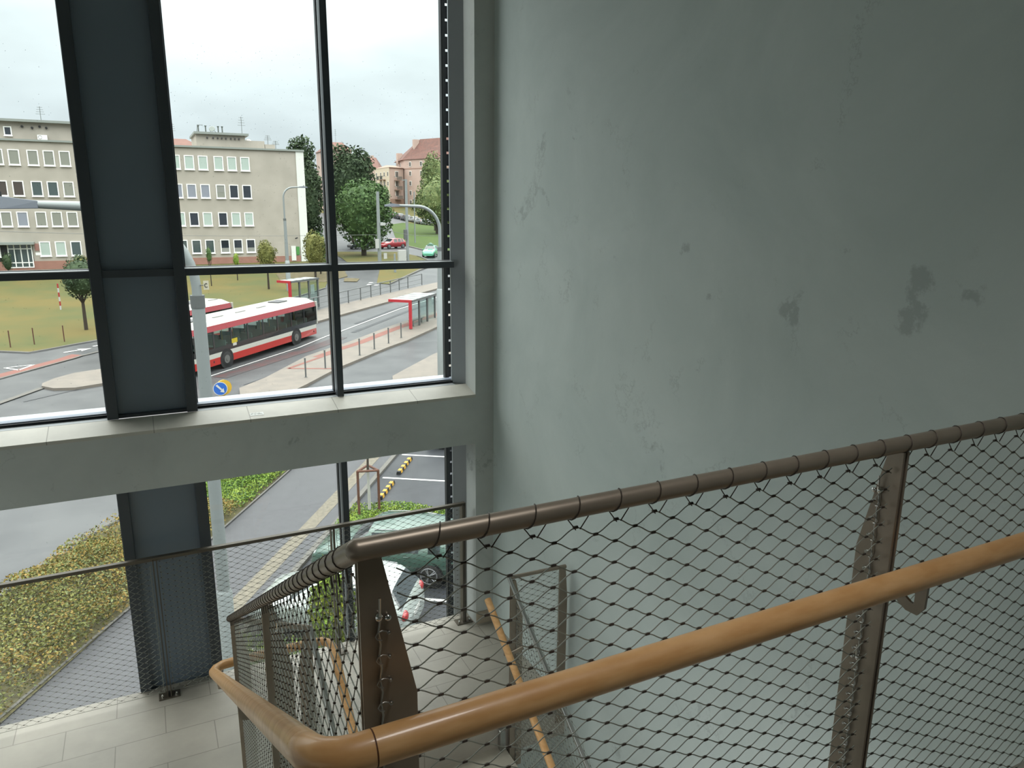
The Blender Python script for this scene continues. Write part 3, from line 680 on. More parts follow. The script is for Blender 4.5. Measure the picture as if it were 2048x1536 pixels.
for (x_, y_) in ((-5.2, 54.9), (-3.6, 56.1)):
    patch('arrow_marking', [(x_, y_), (x_ + .9, y_ + .45), (x_ + .95, y_ + .1), (x_ + 1.5, y_ + .75), (x_ + .6, y_ + .85), (x_ + .8, y_ + .6), (x_ - .1, y_ + .2)], .02, M_mark)
tri = [(-8.05, 51.6), (-7.2, 50.6), (-6.6, 52.0)]
for i in range(3): strip('triangle_marking', [tri[i], tri[(i + 1) % 3]], .16, .02, M_mark)
for i, (x_, y_) in enumerate(((20.4, 75.9), (20.9, 77.0), (21.4, 76.2), (21.0, 75.3))): patch('road_marking', [(x_, y_), (x_ + .35, y_ + .5), (x_ + .7, y_ + .2), (x_ + .3, y_ - .1)], .02, M_mark)
# letters of the worn road marking beside the platform tip
for i in range(4): strip('worn_marking', [(4.6 + i * .55, 40.0 + i * .75 + .1), (5.3 + i * .55, 39.9 + i * .72 - .35)], .14, .02, M_mark)
# near the building: path, pale cobble strip, kerb, parking bay
PO, PU, PV = Vector((6.83, 24.72)), Vector((.835, -.55)), Vector((.55, .835))
def W(u, v): p = PO + PU * u + PV * v; return (p.x, p.y)
def quad(name, u0, u1, v0, v1, off, mt, **k): return patch(name, [W(u0, v0), W(u1, v0), W(u1, v1), W(u0, v1)], off, mt, **k)
quad('parking_lot', 0, 14, -24, 12, .012, M_asph_dk)
quad('footpath', -6.0, -.05, -26, 14, .014, M_path)
quad('cobble_strip', -1.05, -.62, -26, 14, .022, M_pale)
quad('kerb', -.16, 0, -26, 14, .10, M_kerb, skirt=.12)
for v in (5.15, 2.6, 0.03, -8.05, -10.7): quad('parking_line', .15, 5.2, v - .06, v + .06, .02, M_mark)

# ------------------------------------------------------------------ greenery
def leaf_mat(name, a, b):
    return mat(name, a, rough=.7, rgb2=b, scale=1.3, detail=3, spec=.3)
def leaves(name, sampler, n, size, mt, seed, parent=None, **props):
    R = random.Random(seed); m = MB()
    for _ in range(n):
        p, nr = sampler(R)
        a = R.uniform(0, 6.283); t = Vector((R.gauss(0, 1), R.gauss(0, 1), R.gauss(0, .6))) + Vector(nr) * 1.2
        t.normalize(); x = t.orthogonal().normalized(); y = t.cross(x); x, y = x * math.cos(a) + y * math.sin(a), y * math.cos(a) - x * math.sin(a)
        s_ = size * R.uniform(.6, 1.3); p = Vector(p)
        k = len(m.v); m.v += [tuple(p - x * s_), tuple(p + y * s_ * .55 + t * s_ * .15), tuple(p + x * s_), tuple(p - y * s_ * .55 + t * s_ * .15)]; m.f.append((k, k + 1, k + 2, k + 3))
    return m.build(name, mt, parent, **props)
M_bark = mat('bark', (74, 64, 52), rough=.9, var=.15, scale=20)
LEAFS = {'dark': leaf_mat('leaves_dark', (56, 78, 50), (82, 104, 66)), 'mid': leaf_mat('leaves_mid', (72, 106, 56), (106, 138, 76)), 'olive': leaf_mat('leaves_olive', (116, 122, 60), (152, 152, 82)),
         'bright': leaf_mat('leaves_bright', (118, 156, 54), (160, 184, 72)), 'pale': leaf_mat('leaves_pale', (108, 132, 76), (150, 162, 100)), 'yellow': leaf_mat('leaves_yellow', (158, 160, 44), (116, 150, 50))}
def tree(name, label, x, y, h, w, kind, seed, crown=.78, n=2200, leaf=None, base=None, blobs=9, lean=0, group=None, cat='tree'):
    z0 = terr(x, y) if base is None else base
    r = empty(name, (x, y, z0), label=label, category=cat)
    if group: r['group'] = group
    R = random.Random(seed); ch = h * crown; zc = h - ch / 2
    m = MB(); m.tube([(0, 0, -.1), (lean * .3, 0, h * .35), (lean * .6, 0, h * .7)], [w * .035 + .03, w * .028 + .02, .02], 8)
    for k in range(5):
        a = k * 1.3 + seed; m.tube([(0, 0, h * .35), (math.cos(a) * w * .2, math.sin(a) * w * .2, h * .55), (math.cos(a) * w * .36, math.sin(a) * w * .36, h * .68)], [w * .016 + .012, w * .01 + .01, .01], 5)
    m.build('trunk', M_bark, r, smooth=True)
    bl = [(0, 0, zc, w * .40, ch * .46)]
    for k in range(blobs):
        a = R.uniform(0, 6.28); e = R.uniform(-.9, .95); q = math.sqrt(1 - e * e * .7)
        bl.append((math.cos(a) * w * .27 * q, math.sin(a) * w * .27 * q, zc + e * ch * .34, w * R.uniform(.16, .24), ch * R.uniform(.13, .2)))
    def smp(Q):
        b = bl[min(int(Q.random() ** 1.0 * len(bl)), len(bl) - 1)] if Q.random() > .3 else bl[0]
        d = Vector((Q.gauss(0, 1), Q.gauss(0, 1), Q.gauss(0, 1))).normalized(); k = Q.uniform(.72, 1.03)
        return (b[0] + d.x * b[3] * k, b[1] + d.y * b[3] * k, b[2] + d.z * b[4] * k), d
    leaves('foliage', smp, n, leaf or w * .035, LEAFS[kind], seed, r)
    cm = MB()
    for b in bl[:1]: cm.sphere((b[0], b[1], b[2]), 1, 10, 7, (b[3] * .8, b[3] * .8, b[4] * .8))
    cm.build('inner_foliage', LEAFS[kind], r)
    return r
tree('linden_tree', 'large round green tree in front of the pink apartment blocks', 26.9, 100.6, 10.6, 9.5, 'mid', 1, .93, 7000, .24, blobs=16)
tree('tall_tree', 'tall dark tree behind the round green tree', 30.8, 121.3, 16.2, 9.0, 'dark', 2, .9, 4500, .3, blobs=14)
tree('tall_tree', 'tall dark tree directly behind the grey office block corner', 24.4, 127.4, 17.5, 6.4, 'dark', 3, .95, 4500, .3, blobs=14)
tree('tall_tree', 'dark leafy tree filling the gap between office block and mullion', 21.6, 112, 12.5, 6.0, 'dark', 15, .95, 3500, .22, blobs=14)
tree('tall_tree', 'broad green tree at the far right beside the window jamb', 54.5, 146, 12.2, 11, 'pale', 4, .92, 4500, .3, blobs=14)
tree('tall_tree', 'pale tree top rising over the upper street at the far right', 58.5, 158, 17.5, 8, 'pale', 14, .9, 3000, .3)
tree('young_tree', 'small round tree beside the lamp post in front of the grey office block', 10.7, 76.0, 4.9, 2.2, 'olive', 5, .62, 1500, .09)
tree('young_tree', 'bushy olive tree at the right corner of the office block', 16.4, 81.5, 5.4, 2.9, 'olive', 6, .88, 2200, .11)
tree('young_tree', 'small dark tree growing next to the bushy olive tree', 17.6, 84.5, 5.0, 2.0, 'mid', 7, .9, 1500, .1)
tree('young_tree', 'slim dark tree on the lawn left of the wide dark pilaster', -4.3, 61.8, 5.5, 3.0, 'dark', 8, .62, 2200, .1)
tree('sapling', 'thin staked sapling before the ground floor office windows', 5.75, 79.5, 4.0, .7, 'mid', 9, .45, 300, .06)
tree('sapling', 'pale yellow-green sapling between the thin sapling and the round tree', 8.55, 82.5, 3.0, .8, 'bright', 10, .55, 260, .06)
tree('bush', 'dark bush left of the office entrance door', -12.9, 93.5, 2.3, 1.2, 'dark', 11, .95, 500, .07, cat='bush')
tree('bush', 'olive bush under the office windows close to the dark pilaster', -6.1, 90.0, 2.3, 1.9, 'olive', 12, .95, 700, .07, cat='bush')
tree('background_tree', 'dark tree top seen behind the office roof at its left end', 10.5, 150, 16.2, 9, 'dark', 13, .9, 1500, .35)
for i, (x, y, h_, w_) in enumerate(((-1, 190, 15.0, 12), (50, 200, 17.5, 10), (74, 330, 13, 18), (60, 320, 12, 16), (34, 180, 16, 14))):
    tree('background_tree', ['dark tree top peeking over the office roof near the red roof', 'dark tree crown beside the orange roof', 'far tree between the pink blocks', 'distant wood crown left of the pink blocks', 'deep green tree crown behind the tall dark trees'][i], x, y, h_, w_, 'dark', 20 + i, .9, 1400, .5)
for i, (x, y) in enumerate(((47.5, 131.0), (52.5, 128.0), (57, 138))):
    tree('street_sapling', ['thin bare-stemmed sapling on the hill lawn, nearest the parked cars', 'thin bare-stemmed sapling on the hill lawn, middle of three', 'thin bare-stemmed sapling on the hill lawn, rightmost of three'][i], x + 20, y + 44, 4.2, 2.0, 'mid', 30 + i, .4, 260, .16)
# staked tree guard with its young tree at the parking lot
tx_, ty_ = W(.75, -3.35)
g = empty('tree_guard', (tx_, ty_, -8), label='brown three-post wooden tree guard beside the parking lot', category='tree guard')
M_gw = mat('guard_wood', (112, 72, 54), rough=.8, var=.12, scale=12)
gp = []
for k in range(3):
    a = math.radians(75 + 120 * k); gp.append((.36 * math.cos(a), .36 * math.sin(a)))
    MB().cyl((gp[k][0], gp[k][1], 0), (gp[k][0], gp[k][1], 1.62), .04, 10).build('guard_post', M_gw, g, smooth=True)
for k in range(3):
    a, b = gp[k], gp[(k + 1) % 3]; MB().tube([(a[0], a[1], 1.60), (b[0], b[1], 1.60)], .038, 8).build('guard_rail', M_gw, g, smooth=True)
t = empty('young_tree', (tx_, ty_, -8), label='young tree with whitewashed trunk inside the wooden guard', category='tree')
MB().tube([(0, 0, 0), (.01, 0, .8), (0, .01, 1.5)], [.055, .045, .04], 10).build('painted_trunk', mat('whitewash', (212, 212, 204), rough=.8), t, smooth=True, label='whitewashed trunk')
MB().tube([(0, .01, 1.5), (.02, .0, 2.4), (0, 0, 3.6)], [.04, .03, .012], 8).build('trunk', M_bark, t, smooth=True)
def smp(Q):
    d = Vector((Q.gauss(0, 1), Q.gauss(0, 1), Q.gauss(0, 1))).normalized(); return (d.x * .5, d.y * .5, 3.5 + d.z * .7), d
leaves('foliage', smp, 260, .05, LEAFS['mid'], 77, t)
# low shrub beds
def hedge(name, label, polyuv, hgt, n, size, kinds, seed, world=None):
    pts = world or [W(u, v) for u, v in polyuv]
    xs = [p[0] for p in pts]; ys = [p[1] for p in pts]
    pr_ = [(x, y) for x, y in pts]
    base = patch(name + '_soil', pts, .04, M_soil)
    big = MB(); slots = []
    for j, (kd, fr) in enumerate(kinds):
        R0 = random.Random(seed + j); cl = []
        while len(cl) < 60:
            p = (R0.uniform(min(xs), max(xs)), R0.uniform(min(ys), max(ys)))
            if inside(p, pr_): cl.append(p)
        def smp(Q):
            while True:
                if Q.random() < .5:
                    c = Q.choice(cl); p = (Q.gauss(c[0], .42), Q.gauss(c[1], .42))
                else: p = (Q.uniform(min(xs), max(xs)), Q.uniform(min(ys), max(ys)))
                if inside(p, pr_): break
            hh = hgt * (.72 + .28 * math.sin(p[0] * 2.1 + seed) * math.cos(p[1] * 1.7 + p[0] * .8))
            z = terr(p[0], p[1]) + hh * (1 - Q.random() ** 2.2 * .8)
            return (p[0], p[1], z), (0, 0, .6)
        o1 = leaves(name, smp, int(n * fr), size, LEAFS[kd], seed + j)
        k0 = len(big.f); big.add([tuple(v.co) for v in o1.data.vertices], [tuple(f.vertices) for f in o1.data.polygons]); slots.append((k0, len(big.f), LEAFS[kd]))
        bpy.data.objects.remove(o1, do_unlink=True)
    o = big.build(name, None, kind='stuff', label=label, category='shrubs')
    for k, (a, b, mt) in enumerate(slots):
        o.data.materials.append(mt)
        for f in range(a, b): o.data.polygons[f].material_index = k
    return o
h1 = [(-7.5, 15.0), (-6.4, 17.4), (-4.03, 20.5), (-2.2, 23.5), (1.5, 27.4), (3.2, 29.2), (5.4, 29.0), (4.03, 26.9), (1.38, 22.6), (-1.11, 18.6), (-2.5, 16.3), (-3.3, 15.0), (-4.6, 12.6), (-8.0, 11)]
LEAFS['rust'] = leaf_mat('leaves_rust', (150, 130, 62), (176, 146, 76)); LEAFS['sage'] = leaf_mat('leaves_sage', (118, 132, 82), (148, 154, 98))
hA = [p for p in h1[:3]] + [(-2.2, 23.5), (-.4, 25.3), (2.0, 23.6), (1.38, 22.6)] + h1[9:]
hB = [(-.4, 25.3), (1.5, 27.4), (3.2, 29.2), (5.4, 29.0), (4.03, 26.9), (2.0, 23.6)]
hedge('shrub_bed', 'olive and rusty low shrub bed between street and footpath at the lower left', None, .55, 46000, .042, (('olive', .42), ('rust', .33), ('sage', .25)), 40, world=hA)
hedge('ground_cover', 'bright green ground cover beside the nearest grey lamp pole', None, .42, 17000, .042, (('bright', .7), ('mid', .3)), 50, world=hB)
for nm, u0, u1, kd, lb, sd in (('ground_cover', .1, 3.4, (('bright', .75), ('mid', .25)), 'bright green ground cover around the foot of the tree guard', 60),
                               ('ground_cover', 3.4, 8.5, (('yellow', .5), ('rust', .5)), 'yellow-green and rusty ground cover beyond the green car, near the window jamb', 64)):
    hedge(nm, lb, [(u0, -5.1), (u1, -5.1), (u1, -2.9), (u0, -2.9)], .45, 9000, .042, kd, sd)
hedge('ground_cover', 'bright shrubs in the bed on the building side of the silver car', [(.05, -15.5), (2.6, -15.5), (2.6, -10.9), (.05, -10.9)], .8, 12000, .045, (('bright', .5), ('mid', .5)), 70)
strip('edging', [W(-3.12, -26), W(-3.30, -6), W(-3.5, 2.2), W(-3.6, 12)], .07, .06, M_kerb)
strip('kerb_stones', [(-4.15, 20.4), (-3.55, 21.6), (-2.95, 22.4), (-2.3, 23.5), (-1.6, 24.4), (0.2, 26.1)], .16, .1, M_kerb)
# young tree whose crown hides the middle of the silver car
t = empty('young_tree', (2.62, 13.1, -8), label='leafy yellow-green young tree in front of the silver car, behind the window railing', category='tree')
MB().tube([(0, 0, 0), (.02, 0, 1.4), (.0, .02, 2.6)], [.05, .04, .012], 8).build('trunk', M_bark, t, smooth=True)
def smp(Q):
    d = Vector((Q.gauss(0, 1), Q.gauss(0, 1), Q.gauss(0, 1))).normalized(); k = Q.uniform(.5, 1.0)
    return (d.x * .46 * k, d.y * .5 * k, 1.9 + d.z * 1.25 * k), d
leaves('foliage', smp, 1800, .055, LEAFS['yellow'], 81, t)
leaves('foliage', smp, 1200, .055, LEAFS['bright'], 82, t)

# ------------------------------------------------------------------ vehicles
M_tyre = mat('tyre', (28, 28, 30), rough=.8)
M_cglass = mat('car_glass', (52, 62, 66), rough=.08, spec=.9)
M_black = mat('black_trim', (24, 25, 28), rough=.5)
M_rim = mat('alloy_rim', (190, 192, 196), rough=.3, metal=.6)
M_tail = mat('tail_light_red', (190, 24, 34), rough=.15, coat=.6)
M_lamp = mat('clear_lamp', (220, 224, 226), rough=.15, coat=.6)
M_plate = mat('number_plate', (226, 228, 224), rough=.5)
CARST = [ # x fraction, top z, belt z, half width, roof half width, tag (glass type on the span to the next station)
 (0.00, .62, .60, .74, .60, 'b'), (.012, .86, .80, .80, .62, 'b'), (.035, 1.00, .93, .84, .64, 'R'), (.105, 1.36, .95, .865, .60, 'p'), (.135, 1.43, .95, .87, .61, 's'),
 (.235, 1.475, .94, .88, .625, 'p'), (.255, 1.48, .94, .88, .63, 's'), (.40, 1.49, .93, .885, .64, 'p'), (.425, 1.487, .93, .885, .64, 's'), (.575, 1.45, .91, .885, .63, 'p'),
 (.60, 1.42, .91, .885, .62, 'W'), (.735, 1.03, .90, .88, .70, 'b'), (.76, 1.00, .88, .88, .72, 'b'), (.86, .93, .82, .87, .70, 'b'), (.945, .83, .74, .83, .64, 'b'), (.985, .66, .60, .76, .58, 'b'), (1.0, .50, .48, .68, .55, 'b')]
def car(name, label, x, y, rz, L=4.2, Wd=1.78, H=1.48, paint=(180, 180, 180), simple=False, cat='car', group=None, z=None, rimspokes=6, estate=0.0, rough=.22):
    z0 = (terr(x, y) if z is None else z) + .012
    r = empty(name, (x, y, z0), rz, label=label, category=cat)
    if group: r['group'] = group
    pm = mat('paint_%d_%d_%d' % tuple(paint), paint, rough=rough, coat=.6, metal=.15)
    st = []
    for (fx, tz, bz, hw, rw, tg) in CARST:
        if estate and .035 < fx < .24: fx = .035 + (fx - .035) * (1 - estate * .35); tz = min(tz + estate * .04 * (fx < .12), 1.47)
        s_ = H / 1.49
        st.append(((fx - .5) * L, tz * (s_ if tz > .7 else 1), bz * (s_ if bz > .7 else 1), hw * Wd / 1.77, rw * Wd / 1.77, tg))
    zb = .22
    def ring(s):
        X, t_, b_, w_, r_, _ = s; cab = t_ > b_ + .12
        h = [(0, zb), (w_ * .86, zb), (w_ * .97, zb + .10), (w_, (zb + b_) * .5 + .06), (w_ * .985, b_ - .06), (w_ * .955, b_)]
        if cab: h += [(r_ * 1.05, t_ - .07), (r_ * .93, t_ - .02), (r_ * .5, t_ + .005), (0, t_ + .012)]
        else: h += [(w_ * .93, b_ + (t_ - b_) * .3), (w_ * .86, b_ + (t_ - b_) * .75), (w_ * .45, t_), (0, t_ + .008)]
        return [(X, a, c) for a, c in h]
    body = MB(); gl = {}
    n = 10
    for side in (1, -1):
        vs = [(p[0], p[1] * side, p[2]) for s in st for p in ring(s)]
        fb = []
        for i in range(len(st) - 1):
            for j in range(n - 1):
                q = (i * n + j, (i + 1) * n + j, (i + 1) * n + j + 1, i * n + j + 1)
                if side < 0: q = q[::-1]
                tg = st[i][5]; key = None
                if j == 5 and tg == 's': key = ('side_window', side, i)
                if j >= 6 and tg == 'W': key = ('windscreen', 0, 0)
                if j >= 6 and tg == 'R': key = ('rear_window', 0, 0)
                if key: gl.setdefault(key, MB()).add([vs[k] for k in q], [(0, 1, 2, 3)])
                else: fb.append(q)
        body.add(vs, fb)
    body.add([p for s in (st[0],) for p in ring(s)] + [(p[0], -p[1], p[2]) for p in ring(st[0])][::-1], [tuple(range(20))])
    body.add([p for s in (st[-1],) for p in ring(s)] + [(p[0], -p[1], p[2]) for p in ring(st[-1])][::-1], [tuple(range(20))[::-1]])
    body.build('body', pm, r, smooth=True)
    if simple:
        g_ = MB()
        for k in gl.values(): g_.add(k.v, k.f)
        g_.build('windows', M_cglass, r)
    else:
        for (nm, _, _), k in gl.items(): k.build(nm, M_cglass, r)
    wr = .325; hw = Wd / 2
    for fx in (.185, .815):
        for sd in (1, -1):
            X = (fx - .5) * L
            w = empty('wheel', (X, sd * (hw - .10), wr)); w.parent = r
            if not simple:
                m = MB(); m.tube([(0, sd * .082, 0), (0, sd * .088, 0)], wr + .055, 24); m.build('wheel_arch', M_black, w)
            m = MB(); m.tube([(0, -.1, 0), (0, -.08, 0), (0, .085, 0), (0, .105, 0)], [wr - .03, wr, wr, wr - .03], 24); m.build('tyre', M_tyre, w, smooth=True)
            m = MB(); y1 = sd * .107
            if simple: m.disc((0, y1, 0), (0, sd, 0), .20, .01, 14)
            else:
                m.tube([(.215 * math.cos(a), y1, .215 * math.sin(a)) for a in [k * math.pi / 12 for k in range(24)]], .014, 6, closed=True)
                m.disc((0, y1 - sd * .01, 0), (0, sd, 0), .05, .025, 12)
                for k in range(rimspokes):
                    a = k * 2 * math.pi / rimspokes; d1 = .13
                    for da in (-d1, d1): m.tube([(.04 * math.cos(a), y1, .04 * math.sin(a)), (.215 * math.cos(a + da), y1, .215 * math.sin(a + da))], .016, 5)
            m.build('rim', M_rim, w, smooth=True)
    for sd in (1, -1):
        m = MB(); m.sphere((-L / 2 + .10, sd * (hw - .20), .80 * H / 1.49), 1, 12, 8, (.10, .15, .13)); m.build('tail_light', M_tail, r, smooth=True)
        m = MB(); m.sphere((L / 2 - .22, sd * (hw - .26), .68 * H / 1.49), 1, 10, 7, (.16, .14, .08)); m.build('head_light', M_lamp, r, smooth=True)
        if not simple:
            for fx in (.33, .52): MB().tube([((fx - .5) * L - .09, sd * (hw - .002), .84 * H / 1.49), ((fx - .5) * L + .09, sd * (hw - .002), .84 * H / 1.49)], .014, 6).build('door_handle', pm, r)
            m = MB(); m.sphere((.185 * L, sd * (hw + .08), .98 * H / 1.49), 1, 8, 6, (.07, .10, .07)); m.build('wing_mirror', pm, r, smooth=True)
            MB().tube([((f_ - .5) * L, sd * (rw_ * Wd / 1.77), tz_ * H / 1.49 + .02) for f_, rw_, tz_ in ((.16, .60, 1.40), (.30, .62, 1.45), (.45, .62, 1.455), (.56, .61, 1.42))], .012, 6).build('roof_rail', M_rim, r)
    if not simple:
        B('number_plate', M_plate, (-L / 2 - .012, -L / 2 + .01, -.26, .26, .50, .61), parent=r)
        m = MB(); m.tube([(L * .225, -.5, 1.065 * H / 1.49), (L * .19, .15, 1.12 * H / 1.49)], .012, 5); m.build('wiper', M_black, r)
    return r
HEAD = math.atan2(.55, -.835)       # parked nose towards the kerb
def parkcar(*a, u=0, v=0, back=False, **k):
    p = W(u, v); return car(*a, p[0], p[1], HEAD + (math.pi if back else 0), z=-7.98, **k)
parkcar('parked_car', 'dark green hatchback parked beyond the silver car, nose to the kerb', u=2.42, v=-6.62, L=3.95, Wd=1.78, H=1.44, paint=(84, 116, 104), estate=.6, rimspokes=5)
parkcar('parked_car', 'silver-green hatchback with red tail lights parked nearest the building', u=1.98, v=-9.46, L=3.75, Wd=1.76, H=1.42, paint=(206, 216, 212))
parkcar('parked_car', 'blue car parked beyond the far white line, mostly cut off by the concrete beam', u=3.0, v=4.3, L=4.2, Wd=1.8, H=1.5, paint=(30, 62, 150))
car('street_car', 'mint green hatchback with a roof load driving down the street toward the junction', 35.2, 97.0, math.radians(-122), L=3.9, Wd=1.7, H=1.52, paint=(120, 216, 178))
m = MB(); m.box(-.35, .35, -.4, .4, 1.5, 1.66); m.sphere((0, 0, 1.68), .28, 10, 6, (1, 1, .6)); m.build('roof_load', mat('roof_load', (120, 160, 140), rough=.6), bpy.data.objects['street_car'])
car('street_car', 'red car stopped on the street behind the round green tree', 34.6, 112.5, math.radians(-158), L=4.3, H=1.5, paint=(186, 34, 48), simple=False)
car('street_car', 'dark car half hidden under the crown of the round green tree', 29.9, 112.8, math.radians(-165), L=4.3, H=1.46, paint=(46, 54, 60), simple=True)
pk = [(66.6, 180.4, (128, 124, 136)), (66.0, 184.8, (150, 154, 160)), (65.8, 189.4, (176, 180, 182)), (65.6, 194.0, (206, 208, 206)), (65.0, 198.6, (88, 90, 96)), (64.6, 203.4, (72, 76, 84)), (64.2, 208.4, (120, 124, 128))]
for i, (x, y, c_) in enumerate(pk):
    car('parked_car', ['violet-grey car parked first in the row on the upper street', 'grey car parked second in the row on the upper street', 'light grey car parked third in the row on the upper street', 'off-white car parked mid-row on the upper street', 'charcoal car behind the off-white car on the upper street', 'dark slate car near the van on the upper street', 'mid grey car last before the white van on the upper street'][i], x, y, math.radians(97), L=4.2, paint=c_, simple=True, group='cars parked along the upper street')
v_ = empty('white_van', (63.6, 215.5, terr(63.6, 215.5)), math.radians(97), label='white van at the far end of the row of parked cars', category='van')
m = MB(); m.tube([(-2.6, 0, 1.45), (-2.5, 0, 1.45), (1.6, 0, 1.45), (2.3, 0, 1.1), (2.6, 0, 1.0)], [1.15, 1.25, 1.25, .9, .6], 8); m.build('body', mat('van_white', (232, 234, 232), rough=.4), v_, smooth=True)
for sx_ in (-1.6, 1.6):
    for sy_ in (-.9, .9): MB().tube([(sx_, sy_ - .1, .35), (sx_, sy_ + .1, .35)], .35, 16).build('wheel', M_tyre, v_)
B('windscreen', M_cglass, (1.7, 2.1, -.8, .8, 1.5, 2.0), parent=v_)

# --- buses
M_bred = mat('bus_red', (206, 44, 34), rough=.3, coat=.5); M_bred2 = mat('bus_roof_red', (190, 70, 78), rough=.3, coat=.5); M_bwh = mat('bus_white', (226, 226, 216), rough=.35, coat=.4)
M_bdark = mat('bus_dark_band', (28, 34, 42), rough=.2, coat=.5)
G_bus = glass_mat('bus_glass', (.84, .90, .88))
M_seat = mat('bus_seat', (90, 122, 118), rough=.7); M_pole = mat('yellow_pole', (214, 176, 40), rough=.4)
def bus(label, x, y, hd, L, z=None):
    """local frame: x forward, y left, z up, origin ground centre."""
    r = empty('city_bus', (x, y, terr(x, y) if z is None else z), hd, label=label, category='bus')
    hw, hl = 1.275, L / 2
    def plan(z, inset=0, ct=0):
        c = .28; X, Y = hl - inset, hw - inset
        pts = []
        for (sx_, sy_) in ((1, 1), (-1, 1), (-1, -1), (1, -1)):
            q = [(0, 1), (.3, .92), (.7, .7), (.92, .3), (1, 0)] if (sx_ * sy_ > 0) else [(1, 0), (.92, .3), (.7, .7), (.3, .92), (0, 1)]
            q = q[::-1] if sx_ * sy_ > 0 else q[::-1]
            for a, b in q: pts.append((sx_ * (X - c + c * a), sy_ * (Y - c + c * b), z))
        return pts
    def band(nm, z0, z1, mt, i0=0, i1=0, cap=False, holes=None):
        m = MB(); a, b = plan(z0, i0), plan(z1, i1); n = len(a); m.add(a + b, [(i, (i + 1) % n, n + (i + 1) % n, n + i) for i in range(n)])
        if cap: m.add(b, [tuple(range(n))])
        return m.build(nm, mt, r, smooth=True)
    band('skirt_panel', .32, .74, M_bred); band('white_stripe', .74, 1.02, M_bwh); band('lower_window_band', 1.02, 1.34, M_bdark)
    band('upper_band', 2.32, 2.66, M_bred2, 0, .05); band('roof', 2.66, 2.92, M_bwh, .05, .42, cap=True)
    # window band: dark pillars and see-through panes
    m = MB(); nw = 8; xs = [-hl + .15 + (L - .35) * i / nw for i in range(nw + 1)]
    for sy_ in (1, -1):
        for X in xs: m.box(X - .06, X + .06, sy_ * hw - .03, sy_ * hw + .004, 1.34, 2.32)
    for sx_ in (1, -1): m.box(sx_ * (hl - .12) - .08, sx_ * (hl - .12) + .08, -hw + .02, hw - .02, 1.34, 2.32) if sx_ < 0 else None
    m.build('window_pillars', M_bdark, r)
    for sy_ in (1, -1):
        for a, b in zip(xs, xs[1:]): B('window_pane', G_bus, (a + .06, b - .06, sy_ * (hw - .012), sy_ * (hw - .006), 1.34, 2.32), parent=r)
    B('windscreen', G_bus, (hl - .04, hl - .03, -hw + .1, hw - .1, .95, 2.32), parent=r)
    B('bus_floor', M_black, (-hl + .2, hl - .2, -hw + .05, hw - .05, .34, .42), parent=r)
    B('ceiling_lining', M_bwh, (-hl + .2, hl - .2, -hw + .1, hw - .1, 2.36, 2.4), parent=r)
    for i in range(int((L - 2.6) / 1.3)):
        for sy_ in (.75, -.75):
            m = MB(); X = -hl + 1.3 + i * 1.3; m.box(X, X + .42, sy_ - .42, sy_ + .42, .85, .95); m.box(X - .06, X, sy_ - .42, sy_ + .42, .9, 1.62); m.build('seat', M_seat, r, bevel=.02)
    for i in range(int((L - 2) / 2)): MB().cyl((-hl + 1.6 + i * 2, .35 * (-1) ** i, .42), (-hl + 1.6 + i * 2, .35 * (-1) ** i, 2.36), .02, 6).build('grab_pole', M_pole, r)
    for X in (-hl + 2.9, hl - 2.75 - (L - 12) * .1):
        for sy_ in (1, -1):
            w = empty('wheel', (X, sy_ * (hw - .14), .5)); w.parent = r
            MB().tube([(0, sy_ * .135, .02), (0, sy_ * .146, .02)], .62, 28).build('wheel_arch', M_black, w)
            MB().tube([(0, -.14, 0), (0, -.11, 0), (0, .12, 0), (0, .15, 0)], [.44, .48, .48, .44], 24).build('tyre', M_tyre, w, smooth=True)
            m = MB(); m.disc((0, sy_ * .15, 0), (0, sy_, 0), .25, .012, 20); m.disc((0, sy_ * .16, 0), (0, sy_, 0), .10, .03, 12); m.build('hub', mat('steel_hub', (120, 120, 118), rough=.5), w)
    for X in (hl - 1.3, -hl + 3.0):
        B('roof_hatch', mat('hatch_grey', (88, 90, 94), rough=.5), (X - .55, X + .55, -.4, .45, 2.92, 2.99), parent=r, bevel=.03)
    for X in (hl - 3.4, hl - 5.6, hl - 7.8): B('roof_vent', mat('vent_grey', (150, 150, 150), rough=.5), (X - .45, X + .45, .42, .54, 2.915, 2.96), parent=r)
    B('rear_corner', M_bwh, (-hl - .01, -hl + .10, hw - .14, hw + .012, 1.02, 2.66), parent=r, bevel=.01)
    B('mirror', M_black, (hl - .1, hl + .25, hw + .02, hw + .22, 1.9, 2.3), parent=r, bevel=.02)
    st_ = B('window_notice', mat('yellow_notice', (222, 200, 40), rough=.5), (hl - 4.0, hl - 3.45, hw, hw + .008, 1.35, 1.62), parent=r); st_['label'] = 'yellow notice above a white one'
    B('window_notice', M_bwh, (hl - 3.9, hl - 3.55, hw, hw + .008, 1.18, 1.35), parent=r)
    for X in (hl - .9, hl - 1.7, -hl + .6): B('side_marker', M_bdark, (X - .04, X + .04, hw, hw + .01, .5, .6), parent=r)
    return r
def dirang(a, b): return math.atan2(b[1] - a[1], b[0] - a[0])
hd = dirang((10.92, 54.36), (2.64, 45.17)); L_ = 13.4
fx, fy = math.cos(hd), math.sin(hd); lx, ly = -fy, fx
cx = 10.92 + fx * L_ / 2 - lx * 1.275; cy = 54.36 + fy * L_ / 2 - ly * 1.275
b1 = bus('red and white city bus driving left along the wet street, seen through the window', cx, cy, hd, L_, z=-7.95)
b1.rotation_euler = (0, 0.006, hd)
bx2, by2 = 1.85 - lx * 1.0, 49.7 - ly * 1.0
b2 = bus('second white-roofed bus standing behind the first one, mostly hidden by the lamp pole', 1.45, 53.75, hd, 8.9, z=-7.95)

